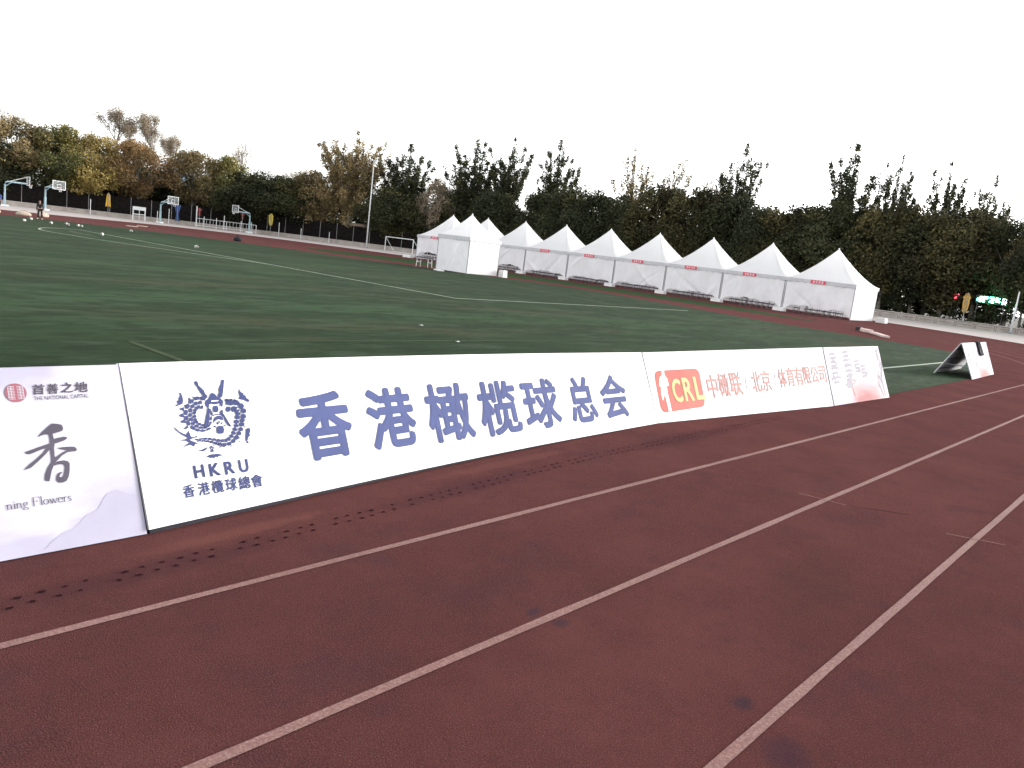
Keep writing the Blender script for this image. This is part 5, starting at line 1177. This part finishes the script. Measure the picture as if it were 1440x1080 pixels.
TREES = [
    ('round_olive', 40.8, 136.3, 12.6, 12.1, 'broad olive brown plane tree at the left edge', 'plane trees with turning leaves'),
    ('round_green', 46.9, 135.0, 12.5, 10.2, 'broad green and yellow plane tree behind the second basketball hoop', 'plane trees with turning leaves'),
    ('round_yellow', 51.4, 133.7, 12.1, 9.6, 'yellow leaved plane tree above the orange yellow cloth', 'plane trees with turning leaves'),
    ('sparse_tall', 58.7, 142.9, 17.6, 8.3, 'tall pale half bare tree above the orange yellow cloth', 'half bare trees behind the row'),
    ('round_orange', 58.5, 132.5, 12.6, 11.0, 'rusty orange plane tree left of the third basketball hoop', 'plane trees with turning leaves'),
    ('sparse_tall', 65.9, 142.6, 17.9, 7.0, 'tall pale half bare tree above the third basketball hoop', 'half bare trees behind the row'),
    ('sparse_tall', 67.2, 138.1, 14.6, 5.5, 'tall pale half bare tree, second one, above the third basketball hoop', 'half bare trees behind the row'),
    ('round_olive', 66.3, 130.0, 12.3, 10.4, 'broad olive brown plane tree above the white barrier', 'plane trees with turning leaves'),
    ('round_green', 71.3, 129.2, 12.0, 9.9, 'broad green and yellow plane tree above the rightmost basketball hoop', 'plane trees with turning leaves'),
    ('bare', 76.1, 130.5, 15.5, 6.7, 'nearly leafless tree above the rightmost basketball hoop', 'half bare trees behind the row'),
    ('dark_round', 75.1, 124.8, 9.9, 9.8, 'dark green bushy tree above the dull yellow cloth', 'dark bushy trees behind the wall'),
    ('dark_round', 78.2, 121.0, 9.9, 9.0, 'dark green bushy tree, second one, above the dull yellow cloth', 'dark bushy trees behind the wall'),
    ('round_olive', 81.1, 117.7, 11.6, 9.6, 'broad olive brown plane tree midway between rightmost hoop and light pole', 'plane trees with turning leaves'),
    ('tall_olive', 84.8, 112.4, 18.5, 13.8, 'tall feathery olive poplar just left of the light pole', 'poplars rising above the tree row'),
    ('spire', 90.7, 104.9, 17.6, 9.9, 'tall dark poplar with upright spiky top above the football goal', 'poplars rising above the tree row'),
    ('round_pale', 89.7, 95.7, 11.8, 7.0, 'pale brown willowy tree behind the leftmost tent peak', 'plane trees with turning leaves'),
    ('spire', 94.0, 92.8, 19.0, 8.8, 'tall dark poplar with upright spiky top behind the small tent peak', 'poplars rising above the tree row'),
    ('spire', 95.7, 86.7, 19.4, 7.5, 'tall dark poplar with upright spiky top behind the seventh peak from the right', 'poplars rising above the tree row'),
    ('spire', 98.0, 78.9, 19.4, 6.7, 'tall dark poplar with upright spiky top behind the sixth peak from the right', 'poplars rising above the tree row'),
    ('sparse_spire', 100.7, 66.6, 19.4, 6.5, 'thin half bare poplar between fifth and fourth peaks from the right', 'poplars rising above the tree row'),
    ('sparse_spire', 102.5, 60.9, 19.2, 5.9, 'thin half bare poplar between fourth and third peaks from the right', 'poplars rising above the tree row'),
    ('sparse_spire', 101.4, 54.7, 16.5, 4.1, 'thin half bare poplar behind the third peak from the right', 'poplars rising above the tree row'),
    ('spire', 100.9, 50.5, 19.6, 6.5, 'tall dark poplar with upright spiky top between third and second peaks from the right', 'poplars rising above the tree row'),
    ('spire', 102.3, 35.7, 19.7, 7.3, 'tall dark poplar with upright spiky top behind the right slope of the rightmost tent', 'poplars rising above the tree row'),
    ('spire', 104.6, 31.5, 19.0, 4.4, 'tall dark poplar with upright spiky top just right of the rightmost tent', 'poplars rising above the tree row'),
    ('spire', 102.8, 25.4, 18.0, 5.7, 'tall dark poplar with upright spiky top above the small red neon sign', 'poplars rising above the tree row'),
    ('spire', 104.8, 20.7, 16.9, 4.3, 'tall dark poplar with upright spiky top above the green neon sign', 'poplars rising above the tree row'),
    ('bare', 94.3, 115.9, 14.7, 6.7, 'nearly leafless tree behind the light pole', 'half bare trees behind the row'),
    ('bare', 45.4, 146.7, 15.2, 6.9, 'nearly leafless tree at the left edge', 'half bare trees behind the row'),
    ('bare', 98.4, 99.8, 13.3, 5.6, 'nearly leafless tree behind the small tent peak', 'half bare trees behind the row'),
    ('bare', 84.5, 129.9, 12.8, 6.9, 'nearly leafless tree above the dull yellow cloth', 'half bare trees behind the row'),
    ('dark_round', 91.8, 94.4, 10.4, 7.1, 'dark green bushy tree behind the leftmost tent peak', 'dark bushy trees behind the wall'),
    ('dark_round', 93.0, 86.3, 10.7, 7.9, 'dark green bushy tree behind the third peak from the left', 'dark bushy trees behind the wall'),
    ('dark_round', 95.3, 79.5, 11.0, 7.8, 'dark green bushy tree behind the seventh peak from the right', 'dark bushy trees behind the wall'),
    ('dark_round', 95.3, 72.7, 12.2, 8.0, 'dark green bushy tree behind the sixth peak from the right', 'dark bushy trees behind the wall'),
    ('dark_round', 97.7, 68.9, 12.1, 7.5, 'dark green bushy tree behind the fifth peak from the right', 'dark bushy trees behind the wall'),
    ('dark_round', 96.5, 63.8, 10.2, 5.7, 'dark green bushy tree between fifth and fourth peaks from the right', 'dark bushy trees behind the wall'),
    ('dark_olive', 98.0, 59.8, 13.5, 7.7, 'dark olive bushy tree behind the fourth peak from the right', 'dark bushy trees behind the wall'),
    ('dark_olive', 97.7, 54.4, 13.3, 7.0, 'dark olive bushy tree between fourth and third peaks from the right', 'dark bushy trees behind the wall'),
    ('dark_round', 99.9, 50.5, 13.0, 8.0, 'dark green bushy tree between third and second peaks from the right', 'dark bushy trees behind the wall'),
    ('dark_round', 98.5, 45.4, 11.2, 5.8, 'dark green bushy tree behind the second peak from the right', 'dark bushy trees behind the wall'),
    ('dark_olive', 99.8, 41.7, 12.0, 7.7, 'dark olive bushy tree between the last two peaks at the right', 'dark bushy trees behind the wall'),
    ('dark_round', 99.3, 37.4, 12.3, 7.6, 'dark green bushy tree behind the rightmost peak', 'dark bushy trees behind the wall'),
    ('dark_round', 101.5, 33.9, 12.4, 7.2, 'dark green bushy tree behind the right slope of the rightmost tent', 'dark bushy trees behind the wall'),
    ('dark_olive', 99.8, 29.6, 12.8, 7.0, 'dark olive bushy tree just right of the rightmost tent', 'dark bushy trees behind the wall'),
    ('dark_round', 100.8, 26.4, 11.9, 7.0, 'dark green bushy tree right of the tents, left of the neon signs', 'dark bushy trees behind the wall'),
    ('dark_olive', 99.9, 23.0, 12.2, 7.8, 'dark olive bushy tree above the small red neon sign', 'dark bushy trees behind the wall'),
    ('dark_olive', 101.9, 20.2, 12.8, 7.0, 'dark olive bushy tree above the green neon sign', 'dark bushy trees behind the wall'),
    ('dark_round', 99.9, 16.5, 11.3, 6.3, 'dark green bushy tree at the right edge behind the short pole', 'dark bushy trees behind the wall'),
    ('round_olive', 100.0, 15.1, 10.5, 6.3, 'broad olive brown plane tree at the right edge behind the short pole', 'plane trees with turning leaves'),
    ('dark_round', 88.1, 104.1, 10.5, 9.1, 'dark green bushy tree above the football goal', 'dark bushy trees behind the wall'),
    ('dark_round', 37.8, 136.5, 8.4, 10.1, 'dark green bushy tree off the left edge', 'dark bushy trees behind the wall'),
    ('dark_round', 99.9, 13.4, 11.0, 7.2, 'dark green bushy tree off the right edge', 'dark bushy trees behind the wall'),
    ('dark_round', 71.6, 125.2, 8.2, 7.7, 'dark green bushy tree above the rightmost basketball hoop', 'dark bushy trees behind the wall'),
]
for i, (kd, x, y, h_, w, lab, gr) in enumerate(TREES):
    pv = PROTO[kd]; pr = pv[i % len(pv)]; H0, W0 = SIZE[kd]
    t = empty(NM[kd], (x, y, 0), random.uniform(0, 6.28), lab, 'tree', gr)
    k_ = 1.28 if 'dark' in kd else 1.08 if 'round' in kd else 1.0
    t.scale = (w / W0 * k_, w / W0 * k_, h_ / H0)
    for nm, me, mt in pr: link(nm, me, mt, t)

# dense wood behind the named trees: reads as one dark mass
g_ = np.random.default_rng(33); C = []; Rr = []
for a in along(offs(wallP, 14), 1.5):
    for k in range(5):
        C.append((a[0] + g_.uniform(-2, 2), a[1] + g_.uniform(-2, 2), g_.uniform(.3, 11.0 if a[1] < 48 else 8.0))); Rr.append(g_.uniform(1.1, 2.0))
me = leaves_mesh('wood', C, Rr, 130000, .34, .35, 1.0, 34, .2)
tag(link('far_wood', me, LM['dark']), kind='stuff')
C = []; Rr = []
for a in along(offs(wallP, 3.4), 1.1):
    if g_.random() < .8: C.append((a[0] + g_.uniform(-.6, .6), a[1] + g_.uniform(-.6, .6), g_.uniform(.3, 1.5 if a[1] > 60 else 2.4))); Rr.append(g_.uniform(.5, .95))
me = leaves_mesh('undergrowth', C, Rr, 24000, .16, .35, 1.0, 35, .2)
tag(link('undergrowth', me, LM['dark']), kind='stuff')

# ------------------------------------------------------------------ balls and kit on the pitch
def uv_sphere(rx, ry, rz, nu=14, nv=9):
    mb = MB(); mb.grid(lambda u, v: (rx * math.cos(u * 2 * math.pi) * math.sin(v * math.pi), ry * math.sin(u * 2 * math.pi) * math.sin(v * math.pi), rz * math.cos(v * math.pi)), nu, nv); return mb
bp = empty('rugby_ball')
uv_sphere(.17, .11, .11).build('cover', M['ball'], bp, True)
for yy in (-1, 1):
    mb = MB(); mb.grid(lambda u, v, yy=yy: (.172 * math.cos(.45 + v * .45) * yy, .112 * math.sin(.45 + v * .45) * math.cos(u * 6.283), .112 * math.sin(.45 + v * .45) * math.sin(u * 6.283)), 12, 3); mb.build('dark_band', M['ball_dark'], bp, True)
mb = MB()
for k in range(5): mb.box((-.06 + k * .03, 0, .112), (.008, .04, .004))
mb.build('lacing', M['ball_dark'], bp)
balls = [(19.4, 61.0, 'pale ball nearest the left edge of the photo, left of the person'), (21.6, 66.5, 'small pale ball between the leftmost ball and the person'), (21.2, 61.4, 'pale ball just right of the feet of the person in black'),
         (22.4, 61.6, 'pale ball, left one of the cluster of balls'), (22.7, 62.8, 'pale ball, farthest of the cluster of balls'), (23.0, 61.5, 'pale ball, right one of the cluster of balls'), (22.9, 60.6, 'pale ball, front one of the cluster of balls'),
         (19.6, 48.9, 'pale ball lying just left of the near pitch line corner'), (26.6, 61.2, 'small pale ball alone near the far turf edge'), (22.5, 43.4, 'white ball with dark patch lying beyond the long pitch line'),
         (12.5, 13.5, 'tiny white scrap on the turf behind the blue characters'), (11.4, 11.2, 'tiny white scrap on the turf nearest the boards')]
for i, (x, y, lab) in enumerate(balls):
    if 'scrap' in lab:
        o = MB().poly([(-.05, -.03, .02), (.05, -.02, .012), (.06, .04, .03), (-.03, .05, .012)]).poly([(-.05, -.03, .02), (-.03, .05, .012), (-.06, .02, .04)]).build('paper_scrap', M['ball']); o.location = (x, y, 0)
        tag(o, lab, 'litter'); continue
    o = bp if i == 0 else copy_tree(bp)
    o.location = (x, y, .112); o.rotation_euler = (0, 0, rng.uniform(0, 6.28)); o.scale = (.82, .82, .82)
    tag(o, lab, 'ball', 'rugby balls scattered on the far turf')
def bag(x, y, sx, sy, sz, mt, label):
    t = empty('kit_bag', (x, y, 0), rng.uniform(0, 3), label, 'bag')
    b_ = uv_sphere(sx, sy, sz); b_.V = [(a, c, max(z, -sz * .55) + sz * .55) for a, c, z in b_.V]; b_.build('body', mt, t, True)
    MB().tube([(-sx * .5, 0, sz * 1.35), (-sx * .3, 0, sz * 1.9), (sx * .3, 0, sz * 1.9), (sx * .5, 0, sz * 1.35)], .03, 5).build('handle', mt, t)
bag(38.0, 66.0, .55, .35, .28, M['black'], 'black bag lying at the far turf edge below the rightmost hoop')
bag(24.6, 77.5, .6, .3, .24, M['pale_bag'], 'pale kit bag on the red track left of the person in black')
bag(27.0, 80.0, .7, .35, .28, M['pale_bag'], 'larger pale kit bag on the red track behind the person in black')
bag(23.0, 79.0, .45, .3, .22, M['pale_bag'], 'small pale kit bag on the red track near the left edge')
for x, y, lab in ((34.4, 79.0, 'pale mat on the far track, left of the third hoop'), (37.6, 84.0, 'pale mat on the far track, below the third hoop')):
    o = MB().box((0, 0, .05), (1.0, .35, .07)).build('track_mat', M['pale_bag'], None, bevel=.01); o.location = (x, y, 0); tag(o, lab, 'mat')

# ------------------------------------------------------------------ people
def skin(name, J, E, mt, parent, sub=2):
    """J: joint -> (x, y, z, radius); first joint is the root"""
    keys = list(J); me = bpy.data.meshes.new(name); me.from_pydata([J[k][:3] for k in keys], [(keys.index(a), keys.index(b)) for a, b in E], [])
    ob = bpy.data.objects.new(name, me); COL.objects.link(ob)
    ob.modifiers.new('skin', 'SKIN')
    for k, v in zip(keys, me.skin_vertices[0].data): v.radius = (J[k][3], J[k][4] if len(J[k]) > 4 else J[k][3])
    me.skin_vertices[0].data[0].use_root = True
    s_ = ob.modifiers.new('sub', 'SUBSURF'); s_.levels = sub; s_.render_levels = sub
    dg = bpy.context.evaluated_depsgraph_get(); dg.update()
    nm = bpy.data.meshes.new_from_object(ob.evaluated_get(dg)); nm.materials.clear()
    bpy.data.objects.remove(ob); bpy.data.meshes.remove(me)
    return link(name, nm, mt, parent, True)

def person(x, y, rz, h_, label, top, legs, arms='down', lean=0.0):
    p = empty('person', (x, y, 0), rz, label, 'person'); k = h_ / 1.75
    def J(d): return {n: tuple(c * k for c in v) for n, v in d.items()}
    hip, kn, an = .92, .50, .09
    fx = lambda z: lean * max(0, z - hip)      # forward lean, +y is forward
    hand = {'down': (.25, .10, .80), 'front': (.10, .30, 1.08)}[arms]
    el = {'down': (.26, -.02, 1.10), 'front': (.27, .08, 1.12)}[arms]
    D = {'pelvis': (0, 0, .95, .13, .10), 'waist': (0, fx(1.12), 1.12, .12, .09), 'chest': (0, fx(1.32), 1.32, .16, .11), 'neck': (0, fx(1.48) + .02, 1.48, .055), 'skull': (0, fx(1.6) + .04, 1.60, .085, .10), 'crown': (0, fx(1.68) + .05, 1.68, .075, .085)}
    E = [('pelvis', 'waist'), ('waist', 'chest'), ('chest', 'neck'), ('neck', 'skull'), ('skull', 'crown')]
    for s_, n in ((-1, 'l'), (1, 'r')):
        sp_ = .17 if legs == 'apart' else .11
        D.update({'hip' + n: (s_ * .095, 0, .88, .095), 'knee' + n: (s_ * (.095 + sp_) / 2 * 1.1, .02, kn, .062), 'ankle' + n: (s_ * sp_, -.01, an, .042), 'toe' + n: (s_ * (sp_ + .03), .14, .04, .038),
                  'sho' + n: (s_ * .19, fx(1.40), 1.40, .062), 'elb' + n: (s_ * el[0], fx(1.1) + el[1], el[2], .045), 'wri' + n: (s_ * hand[0], fx(1.0) + hand[1], hand[2], .030), 'palm' + n: (s_ * (hand[0] - .01), fx(1) + hand[1] + .04, hand[2] - .07, .034, .018)})
        E += [('pelvis', 'hip' + n), ('hip' + n, 'knee' + n), ('knee' + n, 'ankle' + n), ('ankle' + n, 'toe' + n), ('chest', 'sho' + n), ('sho' + n, 'elb' + n), ('elb' + n, 'wri' + n), ('wri' + n, 'palm' + n)]
        for f_ in range(4):
            nm = f'fin{f_}{n}'; D[nm] = (s_ * (hand[0] - .01) + (f_ - 1.5) * .018, fx(1) + hand[1] + .07, hand[2] - .145 + abs(f_ - 1.5) * .008, .009); E.append(('palm' + n, nm))
        D['thumb' + n] = (s_ * (hand[0] - .05), fx(1) + hand[1] + .07, hand[2] - .09, .011); E.append(('palm' + n, 'thumb' + n))
    skin('body', J(D), E, M['skin'], p)
    grow = lambda v, a: (v[0], v[1], v[2], v[3] + a, (v[4] if len(v) > 4 else v[3]) + a)
    T = {n: grow(D[n], .022) for n in D if n in ('waist', 'chest', 'pelvis') or n[:3] in ('sho', 'elb', 'wri')}
    T['collar'] = (0, fx(1.46) + .01, 1.45, .075)
    skin('jacket', J({'chest': T.pop('chest'), **T}), [e for e in E if e[0] in T or e[0] == 'chest' and e[1] in T] and [('chest', 'waist'), ('waist', 'pelvis'), ('chest', 'collar'), ('chest', 'shol'), ('chest', 'shor'), ('shol', 'elbl'), ('shor', 'elbr'), ('elbl', 'wril'), ('elbr', 'wrir')], top, p)
    T = {n: grow(D[n], .020) for n in D if n == 'pelvis' or n[:3] in ('hip', 'kne', 'ank')}
    skin('trousers', J(T), [('pelvis', 'hipl'), ('pelvis', 'hipr'), ('hipl', 'kneel'), ('hipr', 'kneer'), ('kneel', 'anklel'), ('kneer', 'ankler')], M['trousers'], p)
    for n, s_ in (('l', -1), ('r', 1)):
        a, b = D['ankle' + n], D['toe' + n]
        skin('shoe', J({'heel': (a[0], a[1] - .04, .045, .045), 'mid': ((a[0] + b[0]) / 2, (a[1] + b[1]) / 2 + .01, .045, .048), 'tip': (b[0], b[1] + .02, .038, .036)}), [('heel', 'mid'), ('mid', 'tip')], M['shoe'], p)
    hc = D['crown']
    skin('hair', J({'a': (0, hc[1] - .03, 1.70, .085, .09), 'b': (0, hc[1] - .06, 1.62, .085, .075)}), [('a', 'b')], M['hair'], p)
    f = MB(); yk = (fx(1.6) + .04 + .095)
    for s_ in (-1, 1): f.box((s_ * .032 * k, yk * k, 1.615 * k), (.022 * k, .012 * k, .010 * k))
    f.build('eyes', M['hair'], p)
    MB().box((0, (yk + .012) * k, 1.585 * k), (.022 * k, .03 * k, .045 * k), 0, .5).build('nose', M['skin'], p)
    MB().box((0, (yk - .002) * k, 1.545 * k), (.045 * k, .012 * k, .008 * k)).build('mouth', M['seal_red'], p)
    e_ = MB()
    for s_ in (-1, 1): e_.box((s_ * .085 * k, (fx(1.6) + .03) * k, 1.60 * k), (.016 * k, .03 * k, .055 * k))
    e_.build('ears', M['skin'], p)
    return p
person(24.1, 72.2, R(150), 1.52, 'person in black with white shoes standing on the far turf, head bent', M['jacket'], 'apart', 'down', .20)
person(33.2, 113.0, R(120), 1.66, 'person in blue jacket at the left edge beside the first hoop', M['blue_cloth'], 'close', 'down', .05)
